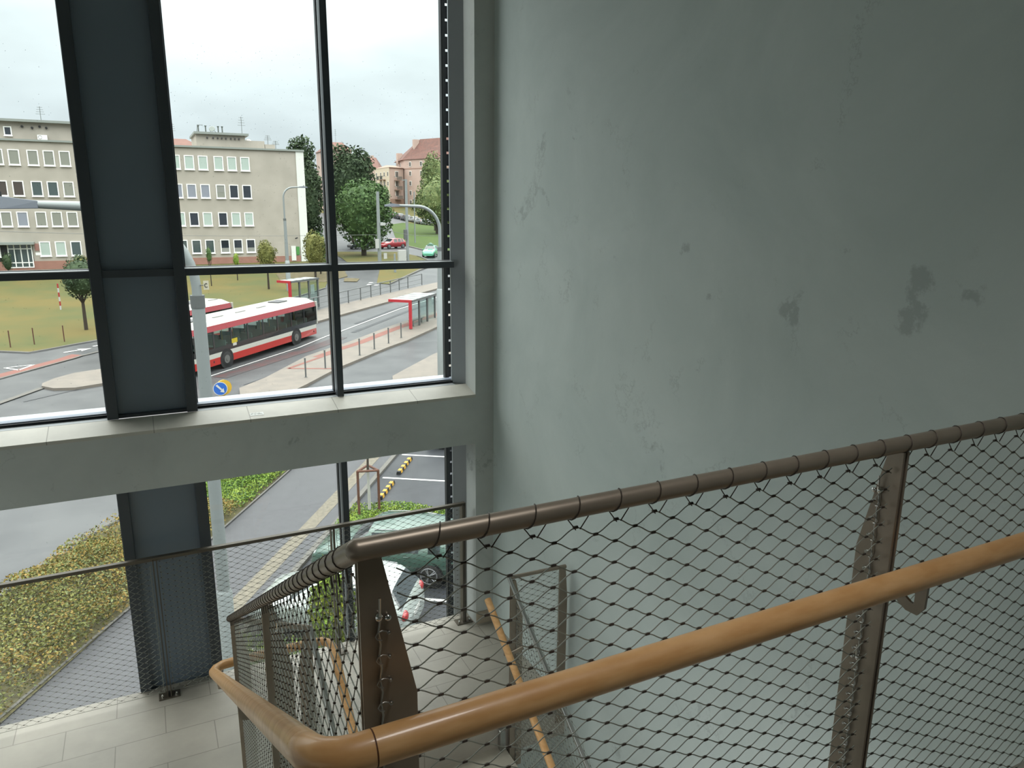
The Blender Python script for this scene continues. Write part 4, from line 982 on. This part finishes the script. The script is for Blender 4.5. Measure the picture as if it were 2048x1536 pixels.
# ------------------------------------------------------------------ street furniture
M_galv = mat('galvanised_pole', (176, 184, 184), rough=.5, metal=.2)
M_galv2 = mat('grey_painted_steel', (128, 132, 132), rough=.5, metal=.3)
M_sred = mat('shelter_red', (214, 54, 66), rough=.4)
G_sh = glass_mat('shelter_glass', (.86, .92, .91))
def lamp_post(name, label, x, y, ztop, reach, rad, dirx, r0, r1, zsleeve, headlen, collar=None, zb=None):
    z0 = terr(x, y) if zb is None else zb; H = ztop - z0
    g_ = empty(name, (x, y, z0), label=label, category='street lamp')
    MB().tube([(0, 0, 0), (0, 0, zsleeve - z0), (0, 0, zsleeve - z0 + .06)], [r0 * 1.35, r0 * 1.3, r0], 20).build('base_sleeve', M_galv, g_, smooth=True)
    zc = H - rad; mid = collar - z0 if collar else zc - 1
    MB().tube([(0, 0, zsleeve - z0), (0, 0, mid)], [r0, (r0 + r1) / 2 + .01], 20).build('pole', M_galv, g_, smooth=True)
    pts = [(0, 0, mid), (0, 0, zc)] + [(dirx * rad * (1 - math.cos(a)), 0, zc + rad * math.sin(a)) for a in [k * math.pi / 20 for k in range(1, 11)]] + [(dirx * reach, 0, H + .03)]
    MB().tube(pts, [r1] * (len(pts) - 1) + [r1 * .75], 14).build('curved_arm', M_galv, g_, smooth=True)
    MB().tube([(0, 0, mid - .08), (0, 0, mid + .12)], (r0 + r1) / 2 + .02, 16).build('collar', M_galv2, g_, smooth=True)
    m = MB(); q = dirx; X = dirx * reach
    m.add([(X - q * .06, -.07, H - .03), (X + q * headlen * .5, -.15, H - .04), (X + q * headlen, -.08, H - .02), (X + q * headlen, .08, H - .02), (X + q * headlen * .5, .15, H - .04), (X - q * .06, .07, H - .03),
           (X - q * .06, -.05, H + .08), (X + q * headlen * .5, -.10, H + .14), (X + q * headlen, -.05, H + .06), (X + q * headlen, .05, H + .06), (X + q * headlen * .5, .10, H + .14), (X - q * .06, .05, H + .08)],
          [(0, 1, 2, 3, 4, 5), (11, 10, 9, 8, 7, 6)] + [(i, (i + 1) % 6, 6 + (i + 1) % 6, 6 + i)[::-1] for i in range(6)])
    m.build('lamp_head', mat('lamp_head_grey', (112, 120, 132), rough=.5), g_, bevel=.01)
    m = MB(); m.disc((X + q * headlen * .55, 0, H + .12), (0, 0, 1), .035, .08, 10); m.build('photocell', M_black, g_)
    return g_
l1 = lamp_post('street_lamp', 'nearest grey lamp pole standing right of the dark pilaster, its arm reaching left', .70, 12.8, 1.53, 2.05, 1.25, -1, .105, .075, -5.05, .72, collar=.05)
lamp_post('street_lamp', 'white lamp pole at the right edge of the window, arm curving left', 14.36, 38.12, 1.52, 2.25, 1.25, -1, .17, .085, -2.9, .75, collar=.0)
lamp_post('street_lamp', 'tall slender lamp pole before the blank wall of the grey office block', 12.37, 74.5, 3.1, 1.55, .95, 1, .17, .08, -3.8, .75, collar=.1)
def plain_pole(name, label, x, y, ztop, r, cat, extras=()):
    z0 = terr(x, y); g_ = empty(name, (x, y, z0), label=label, category=cat)
    MB().tube([(0, 0, 0), (0, 0, ztop - z0)], [r, r * .75], 14).build('pole', M_galv, g_, smooth=True)
    for nm, mt, bx in extras: B(nm, mt, (bx[0], bx[1], bx[2], bx[3], bx[4] - z0, bx[5] - z0), parent=g_)
    return g_
plain_pole('catenary_pole', 'thick tapering white pole in front of the round green tree', 26.0, 90, 3.1, .24, 'pole',
           [('control_box', M_plate, (-.55, -.15, -.5, -.2, -3.6, -2.5)), ('sign_plate', M_plate, (.45, .85, -.3, -.25, -4.9, -4.2)), ('camera', M_plate, (.15, .75, -.3, -.1, -.9, -.55)), ('camera_arm', M_galv, (.1, .5, -.15, -.05, -.6, -.5))])
plain_pole('catenary_pole', 'tall slim white pole left of the mint car', 29.6, 90, 4.6, .20, 'pole',
           [('traffic_signal', M_galv2, (-.5, -.15, -.5, -.1, -2.6, -1.4)), ('cabinet', M_plate, (-1.35, -.35, -.6, -.1, -5.4, -3.9)), ('lamp_arm', M_galv, (-.5, .05, -.05, .05, 4.45, 4.55))])
plain_pole('hill_pole', 'thin white pole on the hill lawn above the parked cars', 41.5, 122, 3.7, .12, 'pole')
plain_pole('yellow_post', 'pale yellow post on the verge left of the mint car', 22.9 + 3.0, 83.5, -3.9, .14, 'post')
s_ = empty('keep_right_sign', (2.77, 37.65, -8), label='round blue keep-right traffic sign with white arrow on a yellow post', category='traffic sign')
M_yel = mat('sign_yellow', (236, 190, 52), rough=.5)
m = MB(); m.tube([(0, 0, .1), (0, 0, .75)], [.16, .14], 12); m.build('sign_post', M_yel, s_)
m = MB(); m.disc((.09, -.02, .88), (.25, -1, .1), .37, .10, 32); m.build('yellow_backing', M_yel, s_)
def on_disc(c, nrm, pts, th):
    nrm = Vector(nrm).normalized(); ux = Vector((0, 0, 1)).cross(nrm).normalized(); uy = nrm.cross(ux); return [Vector(c) + ux * a + uy * b + nrm * th for a, b in pts]
nr = Vector((-.12, -1, .1)).normalized(); c0 = Vector((-.07, -.22, .87))
m = MB(); m.disc(c0, nr, .33, .02, 36); m.build('white_rim', M_mark, s_)
m = MB(); m.disc(c0 + nr * .015, nr, .30, .01, 36); m.build('blue_disc', mat('sign_blue', (40, 112, 214), rough=.4), s_)
ar = [(-.17, .21), (-.21, .15), (.07, -.08), (.02, -.14), (.20, -.20), (.17, -.02), (.12, -.05), (-.15, .19)]
ar = [(-.13, .22), (-.20, .15), (.04, -.09), (-.02, -.15), (.18, -.20), (.15, .02), (.09, -.03)]
m = MB(); P_ = on_disc(c0, nr, ar, .030); m.prism(P_, nr * .008); m.build('white_arrow', M_mark, s_)
# small board with a letter on the near lamp pole
g_ = empty('pole_plate', (.84, 12.72, .33), label='small cream plate with a letter C on the nearest lamp pole', category='sign')
B('board', mat('cream', (232, 226, 200), rough=.6), (-.04, .04, -.006, 0, -.07, .07), parent=g_)
MB().tube([(.022 * math.cos(a), -.009, .03 * math.sin(a)) for a in [math.radians(45 + 27 * k) for k in range(11)]], .005, 6).build('letter', M_black, g_)
MB().tube([(-.04, 0, 0), (-.10, .05, 0)], .008, 6).build('clip', M_galv2, g_)
# marker posts on the lawn
m0 = empty('marker_pole', (-6.54, 70.6, terr(-6.54, 70.6)), label='red and white striped marker pole on the lawn', category='marker pole')
for k in range(6): MB().cyl((0, 0, k * .36), (0, 0, k * .36 + .36), .06, 8).build('stripe', M_mark if k % 2 == 0 else mat('marker_red', (196, 60, 58), rough=.6), m0)
for i, (x, y) in enumerate(((-8.46, 57.6), (-7.16, 58.0), (-5.43, 58.2))):
    MB().cyl((0, 0, 0), (0, 0, 1.15), .035, 8).build('lawn_stake', M_gw, label=['thin brown stake at the lawn edge, leftmost of three', 'thin brown stake at the lawn edge, middle of three', 'thin brown stake at the lawn edge, rightmost of three'][i], category='stake').location = (x, y, terr(x, y))
# bollards on the near platform, joined by a sagging chain
bl = [(11.85, 46.3), (13.3, 48.0), (14.8, 49.7), (16.2, 51.2)]
bl2 = [(7.5, 41.4), (9.0, 43.3)]
wh = ['bollard nearest the mullion on the shelter platform', 'second bollard from the mullion on the shelter platform', 'third bollard from the mullion on the shelter platform', 'bollard closest to the bus shelter', 'bollard on the platform tip, left of the mullion and farther left', 'bollard on the platform tip just left of the mullion']
for i, (x, y) in enumerate(bl + bl2):
    q = empty('bollard', (x, y, terr(x, y) + .15), label='slim grey steel ' + wh[i], category='bollard', group='bollards along the shelter platform')
    MB().cyl((0, 0, 0), (0, 0, 1.05), .045, 10).build('shaft', M_galv2, q, smooth=True); MB().sphere((0, 0, 1.07), .055, 10, 6).build('cap', M_galv2, q, smooth=True); MB().disc((0, 0, 0), (0, 0, 1), .09, .02, 12).build('foot', M_galv2, q)
for a, b in list(zip(bl, bl[1:])) + [(bl2[0], bl2[1]), (bl2[1], bl[0])]:
    pts = [(a[0] + (b[0] - a[0]) * t, a[1] + (b[1] - a[1]) * t, terr(a[0], a[1]) + 1.0 - .12 * math.sin(math.pi * t)) for t in [k / 8 for k in range(9)]]
    pts[0] = (pts[0][0], pts[0][1], terr(*a) + 1.12); pts[-1] = (pts[-1][0], pts[-1][1], terr(*b) + 1.12)
# railing on the far platform
rp = [(8.9, 60.2), (10.7, 61.4), (12.4, 62.9), (14.2, 64.2), (16.0, 65.7), (17.4, 66.8), (18.7, 68.0), (19.9, 69.0), (21.2, 70.0), (22.4, 71.0), (23.6, 71.9), (25.6, 73.4)]
q = empty('platform_railing', label='grey pedestrian railing along the far bus platform', category='railing')
for x, y in rp: MB().cyl((x, y, terr(x, y) + .14), (x, y, terr(x, y) + 1.3), .05, 8).build('post', M_galv2, q, smooth=True)
for hh, rr in ((1.28, .045), (.75, .02), (.35, .02)): MB().tube([(x, y, terr(x, y) + hh) for x, y in rp], rr, 6).build('rail', M_galv2, q)
# shelters
def shelter(label, O_, ang, L_, D_, H_):
    g_ = empty('bus_shelter', (O_[0], O_[1], terr(*O_) + .16), ang, label=label, category='bus shelter')
    B('roof', mat('shelter_roof', (206, 218, 214), rough=.4), (0, L_, -D_ / 2, D_ / 2, H_, H_ + .07), parent=g_, bevel=.02)
    B('roof_fascia', M_sred, (-.09, .02, -D_ / 2, D_ / 2, H_ - .10, H_ + .10), parent=g_)
    B('roof_edge', M_galv2, (0, L_, -D_ / 2 - .06, -D_ / 2, H_ - .08, H_ + .09), parent=g_)
    for k in range(3): B('roof_bar', M_galv2, (L_ * (k + 1) / 4 - .03, L_ * (k + 1) / 4 + .03, -D_ / 2, D_ / 2, H_ + .07, H_ + .09), parent=g_)
    B('red_frame', M_sred, (-.09, .06, -D_ / 2 + .02, -D_ / 2 + .24, 0, H_ - .08), parent=g_)
    for k in range(1, 4): B('post', M_galv2, (L_ * k / 3 - .14, L_ * k / 3, -D_ / 2 + .02, -D_ / 2 + .14, 0, H_), parent=g_)
    for k in range(3): B('glass_panel', G_sh, (L_ * k / 3 + .06, L_ * (k + 1) / 3 - .16, -D_ / 2 + .07, -D_ / 2 + .085, .25, H_ - .15), parent=g_)
    B('end_panel', G_sh, (L_ - .1, L_ - .08, -D_ / 2 + .14, D_ / 2 - .5, .25, H_ - .15), parent=g_)
    B('timetable', M_plate, (L_ * .72, L_ * .86, -D_ / 2 + .10, -D_ / 2 + .13, 1.2, 2.0), parent=g_)
    m = MB(); m.box(L_ * .15, L_ * .62, -D_ / 2 + .3, -D_ / 2 + .65, .44, .49); m.box(L_ * .2, L_ * .22, -D_ / 2 + .35, -D_ / 2 + .6, 0, .44); m.box(L_ * .55, L_ * .57, -D_ / 2 + .35, -D_ / 2 + .6, 0, .44); m.build('bench', M_galv2, g_)
    return g_
shelter('pale-roofed bus shelter with a full red end frame on the near platform', (17.15, 54.2), math.atan2(5.1, 4.6), 4.9, 1.9, 2.1)
shelter('far bus shelter whose red frame shows just above the roof of the moving bus', (10.2, 63.6), math.atan2(6.5, 7.7), 3.6, 1.4, 2.45)
# wheel stops
M_wy = mat('stop_yellow', (228, 176, 60), rough=.6)
for i, (u, v0, v1) in enumerate(((.62, .42, 2.15), (.66, -1.98, -.42), (.62, -8.0 + .45, -5.6))):
    a, b = W(u, v0), W(u, v1); an = dirang(a, b); Ls = (Vector(b) - Vector(a)).length
    q = empty('wheel_stop', (a[0], a[1], -7.98), an, label=['black and yellow rubber wheel stop, farther one in the open parking bays', 'black and yellow rubber wheel stop, nearer one behind the tree guard', 'rubber wheel stop at the nose of the green car'][i], category='wheel stop')
    m = MB(); m.prism([(0, -.08, 0), (0, .08, 0), (0, .055, .11), (0, -.055, .11)], (Ls, 0, 0)); m.build('rubber_bar', M_black, q)
    for k in range(4):
        x0_ = Ls * (.07 + .24 * k); m = MB(); m.prism([(x0_, -.083, .0), (x0_, .083, 0), (x0_, .058, .114), (x0_, -.058, .114)], (Ls * .12, 0, 0)); m.build('yellow_stripe', M_wy, q)
# drain grate
B('drain_grate', M_galv2, *[(-3.9 + k * .08, -3.86 + k * .08, 21.3, 21.8, -8.0, -7.97) for k in range(7)]); bpy.data.objects['drain_grate']['label'] = 'small iron drain grate in the street beside the lower left shrubs'; bpy.data.objects['drain_grate']['category'] = 'drain'
# overhead wires
wr_ = [((-30, 34, -.4), (14.36, 38.1, -1.4)), ((-25, 60, 0.5), (26, 90, -2.0)), ((26, 90, -1.2), (34, 86, -1.9)), ((-20, 45, -3.0), (9, 40, -4.6)), ((26, 90, -2.3), (12.37, 74.5, -.3))]
for i, (a, b) in enumerate(wr_[1:3]):
    a, b = Vector(a), Vector(b); pts = [a.lerp(b, t) - Vector((0, 0, .5 * math.sin(math.pi * t))) for t in [k / 12 for k in range(13)]]
    MB().tube(pts, .018, 4).build('overhead_wire', M_galv2, label=['thin overhead wire crossing above the left lawn to the thick white pole', 'short overhead wire from the thick white pole to the right', 'overhead wire between the slender lamp pole and the thick white pole'][i], category='wire')

# ------------------------------------------------------------------ office block
M_off = mat('office_render', (224, 216, 203), rough=.9, rgb2=(210, 203, 190), scale=.5, detail=8)
M_off2 = mat('office_pale_render', (280, 283, 276), rough=.9)
M_plinth = mat('office_plinth', (196, 146, 130), rough=.9, var=.06, scale=2)
M_wf = mat('white_window_frame', (315, 317, 312), rough=.5)
M_cop = mat('roof_coping', (176, 184, 178), rough=.6)
PANES = {'light': mat('pane_light', (222, 240, 230), rough=.12, spec=.6), 'grey': mat('pane_grey', (176, 178, 166), rough=.12, spec=.6), 'dark': mat('pane_dark', (52, 60, 72), rough=.08, spec=.9),
         'mauve': mat('pane_mauve', (178, 184, 198), rough=.12, spec=.6), 'teal': mat('pane_teal', (92, 108, 108), rough=.1, spec=.8), 'brown': mat('pane_brown', (98, 88, 82), rough=.15, spec=.6)}
OY = 96.0
ob = empty('office_block', (0, OY, -5.6), label='long grey four-storey office block with rows of white-framed windows', category='building')
def OB(nm, mt, *bx, **k):
    m = MB()
    for b in bx: m.box(b[0], b[1], b[2] - OY, b[3] - OY, b[4] + 5.6, b[5] + 5.6)
    return m.build(nm, mt, ob, **k)
OB('wall', M_off, (-34, 18.6, OY, OY + 13, -5.9, 7.8))
OB('pale_corner_strip', M_off2, (17.68, 18.62, OY - .10, OY + 1, -5.9, 7.9))
OB('plinth', M_plinth, (-34, 17.6, OY - .06, OY, -5.9, -4.72))
OB('coping', M_cop, (-34, 18.7, OY - .22, OY + .3, 7.75, 7.95))
OB('penthouse', M_off, (-34, 2.2, OY + 1.2, OY + 12, 7.9, 9.75))
OB('penthouse_roof', M_cop, (-34, 2.5, OY + .6, OY + 12, 9.75, 10.0))
OB('penthouse', M_off, (6.7, 12.1, OY + 1.0, OY + 9, 7.9, 9.35))
OB('penthouse_roof', M_cop, (6.5, 12.5, OY + .6, OY + 9, 9.35, 9.6))
OB('roof_unit', M_off, (12.1, 14.3, OY + 1, OY + 4, 7.9, 8.85))
OB('roof_unit', M_off, (14.35, 15.5, OY + 1, OY + 3, 7.9, 8.5))
wp = {}
def wframe(w, h):
    m = MB(); t = .13
    m.box(0, w, -.07, .02, 0, t); m.box(0, w, -.07, .02, h - .09, h); m.box(0, .10, -.07, .02, t, h - .09); m.box(w - .10, w, -.07, .02, t, h - .09); m.box(-.04, w + .04, -.16, -.05, -.05, .03)
    return m
f0 = None
rows = [5.28, 2.10, -1.08, -4.24]
R = random.Random(5)
pal = {0: {'R': ['light'] * 6, 'L': ['grey'] * 6}, 1: {'R': ['mauve', 'mauve', 'mauve', 'grey', 'dark', 'dark'], 'L': ['brown', 'brown', 'brown', 'teal', 'teal', 'grey']},
       2: {'R': ['light', 'dark', 'light', 'dark', 'light', 'light'], 'L': ['light', 'grey', 'mauve', 'grey', 'grey', 'grey']}, 3: {'R': ['teal', 'teal', 'teal', 'dark', 'dark', 'dark'], 'L': ['grey', 'light', 'light', 'light', 'light', 'teal']}}
fmesh, pmesh = None, {}
for ri, z in enumerate(rows):
    for gk in range(-5, 2):
        for j, dx in enumerate((0, 1.46, 2.93)):
            X = 3.70 + 4.6 * gk + dx if gk < 1 else 8.32 + dx
            if gk == -5 or gk == -4: X = 3.70 + 4.6 * gk + dx
            if gk <= -3: X = -10.10 + 4.62 * (gk + 3) + dx
            if ri == 3 and -14.6 < X < -10.4: continue
            side = 'R' if X > 2 else 'L'; k = (j if X < 8 else 3 + j) if side == 'R' else ((3 + j) if X > -10.4 else j)
            kind = pal[ri][side][k]
            if fmesh is None:
                fo_ = wframe(1.04, 1.60).build('window', M_wf, ob); fmesh = fo_.data
            else:
                fo_ = bpy.data.objects.new('window', fmesh); col.objects.link(fo_); fo_.parent = ob
            fo_.location = (X, 0, z + 5.6)
            if kind not in pmesh:
                po = MB().box(.10, .94, -.025, -.012, .13, 1.51).build('pane', PANES[kind], fo_); pmesh[kind] = po.data
            else:
                po = bpy.data.objects.new('pane', pmesh[kind]); col.objects.link(po); po.parent = fo_
            if kind == 'dark' and ri == 3 or (ri == 1 and kind in ('grey',) and side == 'R'):
                B('blind', mat('blind', (176, 178, 172), rough=.8), (.10, .94, -.032, -.026, *( (.13, .62) if ri == 3 else (.75, 1.51))), parent=fo_)
# attic window, entrance, canopy, air conditioner, roof clutter
aw = wframe(.72, .95).build('window', M_wf, ob); aw.location = (-12.0, 1.2 - .0, 8.3 + 5.6)
MB().box(.1, .62, -.025, -.012, .13, .86).build('pane', PANES['dark'], aw)
OB('entrance_recess', M_black, (-14.4, -10.75, OY - .02, OY + .02, -5.6, -3.0))
OB('canopy', M_cop, (-14.8, -10.5, OY - 1.0, OY + .1, -2.9, -2.65))
dr = empty('entrance_door', (-13.0, -.06, .2)); dr.parent = ob
m = MB()
for a in (0, .55, 1.15, 1.75, 2.15): m.box(a - .05, a + .05, -.06, .04, 0, 2.55)
for z in (.05, .55, 2.02, 2.5): m.box(-.05, 2.2, -.05, .03, z - .05, z + .05)
m.build('door_frame', M_wf, dr)
MB().box(0, 2.15, -.01, .01, .1, 2.5).build('door_glass', PANES['teal'], dr)
OB('wall_plaque', mat('red_plaque', (206, 150, 140), rough=.6), (-10.55, -10.15, OY - .03, OY, -3.6, -2.85))
OB('wall_plaque', M_wf, (-10.55, -10.0, OY - .03, OY, -4.1, -3.8))
m = MB(); m.box(-9.0, -8.1, .85, 1.2, 7.98 + 5.6, 8.5 + 5.6); m.build('air_conditioner', M_wf, ob)
MB().tube([(-8.75 + .17 * math.cos(a), .84, 13.86 + .17 * math.sin(a)) for a in [k * .4 for k in range(16)]], .02, 5).build('fan_guard', M_galv2, ob)
M_vent = mat('vent_pipe', (110, 118, 112), rough=.6)
for i, x in enumerate((7.2, 8.0, 9.4, 9.85)):
    MB().tube([(x, 3.2, 9.5 + 5.6), (x, 3.2, 10.35 + 5.6), (x, 3.2, 10.5 + 5.6)], [.07, .07, .14], 8).build('vent_pipe', M_vent, ob)
for i, x in enumerate((7.9, 8.55, 9.05, 9.5, 9.95, 10.5, 10.95, 11.4)):
    MB().tube([(x, .95, 8.95 + 5.6), (x, .8, 8.98 + 5.6)], .10, 8).build('wall_vent', M_black, ob)
for i, (x, z) in enumerate(((-10.3, 9.3), (-9.4, 9.2), (-8.7, 9.35), (-8.1, 9.25))):
    MB().tube([(x, 1.19, z + 5.6), (x, 1.0, z + 5.6)], .12, 8).build('wall_vent', M_black, ob)
MB().tube([(8.4, 3, 15.3), (8.7, 3, 15.75), (9.2, 3, 15.3)], .03, 5).build('dish_mount', M_vent, ob)
MB().disc((8.7, 3, 15.75), (-.3, -1, .4), .35, .04, 16, .3).build('satellite_dish', M_cop, ob)
MB().disc((12.6, 2.0, 14.3), (.2, -1, .2), .42, .05, 18, .36).build('satellite_dish', M_wf, ob)
def antenna(x, y, z0, h, parent):
    m = MB(); m.cyl((x, y, z0), (x, y, z0 + h), .03, 6)
    for i in range(4): m.cyl((x - .45 + .06 * i, y, z0 + h * (.6 + .12 * i)), (x + .45 - .06 * i, y, z0 + h * (.6 + .12 * i)), .018, 5)
    return m.build('antenna', M_vent, parent)
antenna(12.3, 5, 15.0, 2.5, ob); antenna(-8.9, 6, 15.5, 2.0, ob); antenna(-5.6, 5, 15.5, 1.1, ob); antenna(15.0, 3, 14.0, 1.3, ob); antenna(15.9, 3, 13.6, 1.1, ob)
MB().tube([(6.9, 1.5, 15.2), (7.0, 1.5, 16.0), (7.6, 1.6, 16.0)], .035, 5).build('roof_rail', M_vent, ob)
MB().tube([(17.0, .0 - .4, 3.0), (17.3, -.4, 3.1)], .08, 8).build('wall_lamp', M_black, ob)
OB('green_sign', mat('sign_green', (96, 176, 92), rough=.5), (17.1, 17.5, OY - .12, OY - .07, -4.6, -3.6)); OB('side_door', M_off2, (16.5, 17.05, OY - .12, OY - .07, -5.3, -3.5))

# ------------------------------------------------------------------ apartment blocks on the hill
M_pink = mat('pink_render', (240, 211, 197), rough=.9, var=.03, scale=.3); M_pink2 = mat('cream_render', (255, 238, 212), rough=.9); M_base = mat('brown_base_render', (200, 164, 146), rough=.9)
M_tile_r = mat('clay_roof_tiles', (150, 104, 92), rough=.9, rgb2=(120, 88, 80), scale=1.6, detail=7); M_tile_o = mat('orange_roof_tiles', (146, 104, 92), rough=.9, var=.08, scale=1.0)
M_wd = mat('apartment_pane', (92, 84, 80), rough=.2)
def apt(name, label, plan, z0, z1, zr, roofm, wallm, floors=(), cols=None, ridge=.3, cornice=None):
    """plan: 4 corners ccw; hip roof; windows on face 0-1 and 3-0."""
    r = empty(name, (0, 0, 0), label=label, category='building')
    m = MB(); m.hexa([(x, y, z0) for x, y in plan], [(x, y, z1) for x, y in plan]); m.build('wall', wallm, r)
    c = Vector((sum(p[0] for p in plan) / 4, sum(p[1] for p in plan) / 4)); ov = [tuple(c + (Vector(p) - c) * 1.06) for p in plan]
    e0 = (Vector(ov[1]) + Vector(ov[2])) / 2; e1 = (Vector(ov[3]) + Vector(ov[0])) / 2
    a = e0.lerp(e1, ridge); b = e1.lerp(e0, ridge)
    m = MB(); v = [(x, y, z1) for x, y in ov] + [(a.x, a.y, zr), (b.x, b.y, zr)]
    m.add(v, [(0, 1, 4, 5), (1, 2, 4), (2, 3, 5, 4), (3, 0, 5), (3, 2, 1, 0)]); m.build('roof', roofm, r)
    if cornice:
        cc = [tuple(c + (Vector(p) - c) * 1.012) for p in plan]
        m = MB(); m.hexa([(x, y, cornice - .2) for x, y in cc], [(x, y, cornice + .1) for x, y in cc]); m.build('cornice', M_base, r)
    return r
def face_windows(r, p0, p1, zs, us, w=1.1, h=1.5, balc=(), frame=True):
    p0, p1 = Vector(p0), Vector(p1); d = (p1 - p0); L = d.length; d.normalize(); n = Vector((d.y, -d.x))
    an = math.atan2(d.y, d.x)
    for z in zs:
        for i, u in enumerate(us):
            q = p0 + d * (u * L) + n * .06
            f = MB().box(-w / 2, w / 2, -.05, .06, 0, h).build('window', M_wf, r); f.location = (q.x, q.y, z); f.rotation_euler = (0, 0, an)
            m = MB(); m.box(-w / 2 + .12, -.05, -.08, -.051, .12, h - .12); m.box(.05, w / 2 - .12, -.08, -.051, .12, h - .12); m.build('pane', M_wd, f)
            if (i, round(z, 1)) in balc or i in balc:
                bb = empty('balcony', (q.x, q.y, z - .9)); bb.rotation_euler = (0, 0, an); bb.parent = r
                MB().box(-1.3, 1.3, -1.2, .0, -.15, 0).build('slab', M_base, bb)
                m = MB()
                for k in range(14): m.box(-1.3 + .2 * k - .03, -1.3 + .2 * k + .03, -1.2, -1.15, 0, 1.05)
                m.box(-1.3, 1.3, -1.22, -1.14, 1.0, 1.08); m.box(-1.3, -1.25, -1.2, 0, 1.0, 1.08); m.box(1.25, 1.3, -1.2, 0, 1.0, 1.08)
                m.build('railing', M_vent, bb)
A1 = (79.2, 242.4); B1 = (90.5, 212.0); C1 = (101, 219); D1 = (82.0, 259.8)
r1 = apt('apartment_block', 'tall pink apartment block with clay hip roof and chimneys at the right', [A1, B1, C1, D1], 0, 15.8, 22.4, M_tile_r, M_pink, ridge=.28, cornice=13.0)
face_windows(r1, A1, B1, (13.6, 10.7, 7.6, 4.6, 1.6), (.10, .27, .44, .61, .78))
face_windows(r1, D1, A1, (13.6,), (.3, .6), w=.9)
for i, (x, y, z) in enumerate(((83.1, 241.5, 21.9), (91.5, 229.0, 22.4), (80.8, 252, 19.0))):
    m = MB(); m.box(x - .9, x + .9, y - .7, y + .7, z - 4, z + (.3 if i < 2 else -.6)); m.build('chimney', M_pink, r1)
A2 = (73.2, 239.0); B2 = (79.0, 242.6); C2 = (80, 256); D2 = (73.0, 254.7)
r2 = apt('apartment_block', 'middle cream and pink apartment block with balconies', [A2, B2, C2, D2], 0, 13.2, 14.2, M_base, M_pink, ridge=.3, cornice=13.0)
m = MB(); m.hexa([(D2[0] - .1, D2[1], 0), (A2[0] - .1, A2[1] - .05, 0), (A2[0] + .1, A2[1] + .2, 0), (D2[0] + .1, D2[1], 0)], [(D2[0] - .1, D2[1], 13.2), (A2[0] - .1, A2[1] - .05, 13.2), (A2[0] + .1, A2[1] + .2, 13.2), (D2[0] + .1, D2[1], 13.2)]); m.build('cream_side', M_pink2, r2)
face_windows(r2, A2, B2, (10.2, 7.2, 4.2), (.5,), balc=(0,), w=1.5, h=1.9)
face_windows(r2, D2, A2, (10.4, 7.4, 4.4, 1.2), (.12, .42, .66, .9), balc=(1, 2), w=1.1)
m = MB(); m.hexa([(A2[0] + .05, A2[1] - .12, 0), (B2[0], B2[1] - .12, 0), (B2[0], B2[1], 0), (A2[0], A2[1], 0)], [(A2[0] + .05, A2[1] - .12, 3.4), (B2[0], B2[1] - .12, 3.4), (B2[0], B2[1], 3.4), (A2[0], A2[1], 3.4)]); m.build('brown_base', M_base, r2)
A3 = (74.9, 269.8); B3 = (80.6, 276); C3 = (90, 300); D3 = (75.8, 292)
r3 = apt('apartment_block', 'farther pink apartment block with orange hip roof at the left of the row', [A3, B3, C3, D3], 0, 14.2, 18.8, M_tile_o, M_pink, ridge=.3)
m = MB(); m.hexa([(D3[0] - .1, D3[1], 0), (A3[0] - .1, A3[1], 0), (A3[0] + .1, A3[1] + .2, 0), (D3[0] + .1, D3[1], 0)], [(D3[0] - .1, D3[1], 14.2), (A3[0] - .1, A3[1], 14.2), (A3[0] + .1, A3[1] + .2, 14.2), (D3[0] + .1, D3[1], 14.2)]); m.build('cream_side', M_pink2, r3)
face_windows(r3, D3, A3, (11.0, 8.0, 5.0), (.2, .45, .7), w=1.0, balc=(0,))
for i, x in enumerate((77.5, 79.0, 80.6)):
    MB().box(x - .5, x + .5, 284, 285, 17, 19.4).build('chimney', M_pink, r3)
r4 = apt('roofed_house', 'orange tiled roof showing above the tall dark tree, just right of the mullion', [(50, 224), (57.0, 223), (60, 236), (50, 238)], 0, 16.6, 19.4, M_tile_o, M_pink, ridge=.3)
antenna(53.3, 226, 18.5, 4.2, r4)
r5 = apt('roofed_house', 'low red tiled roof peeking over the office block right of the pilaster', [(3.4, 130), (9.6, 130), (9.6, 140), (3.4, 140)], -3, 10.0, 11.5, M_tile_o, M_pink2, ridge=.3)
antenna(5.9, 133, 11.0, 2.6, r5)
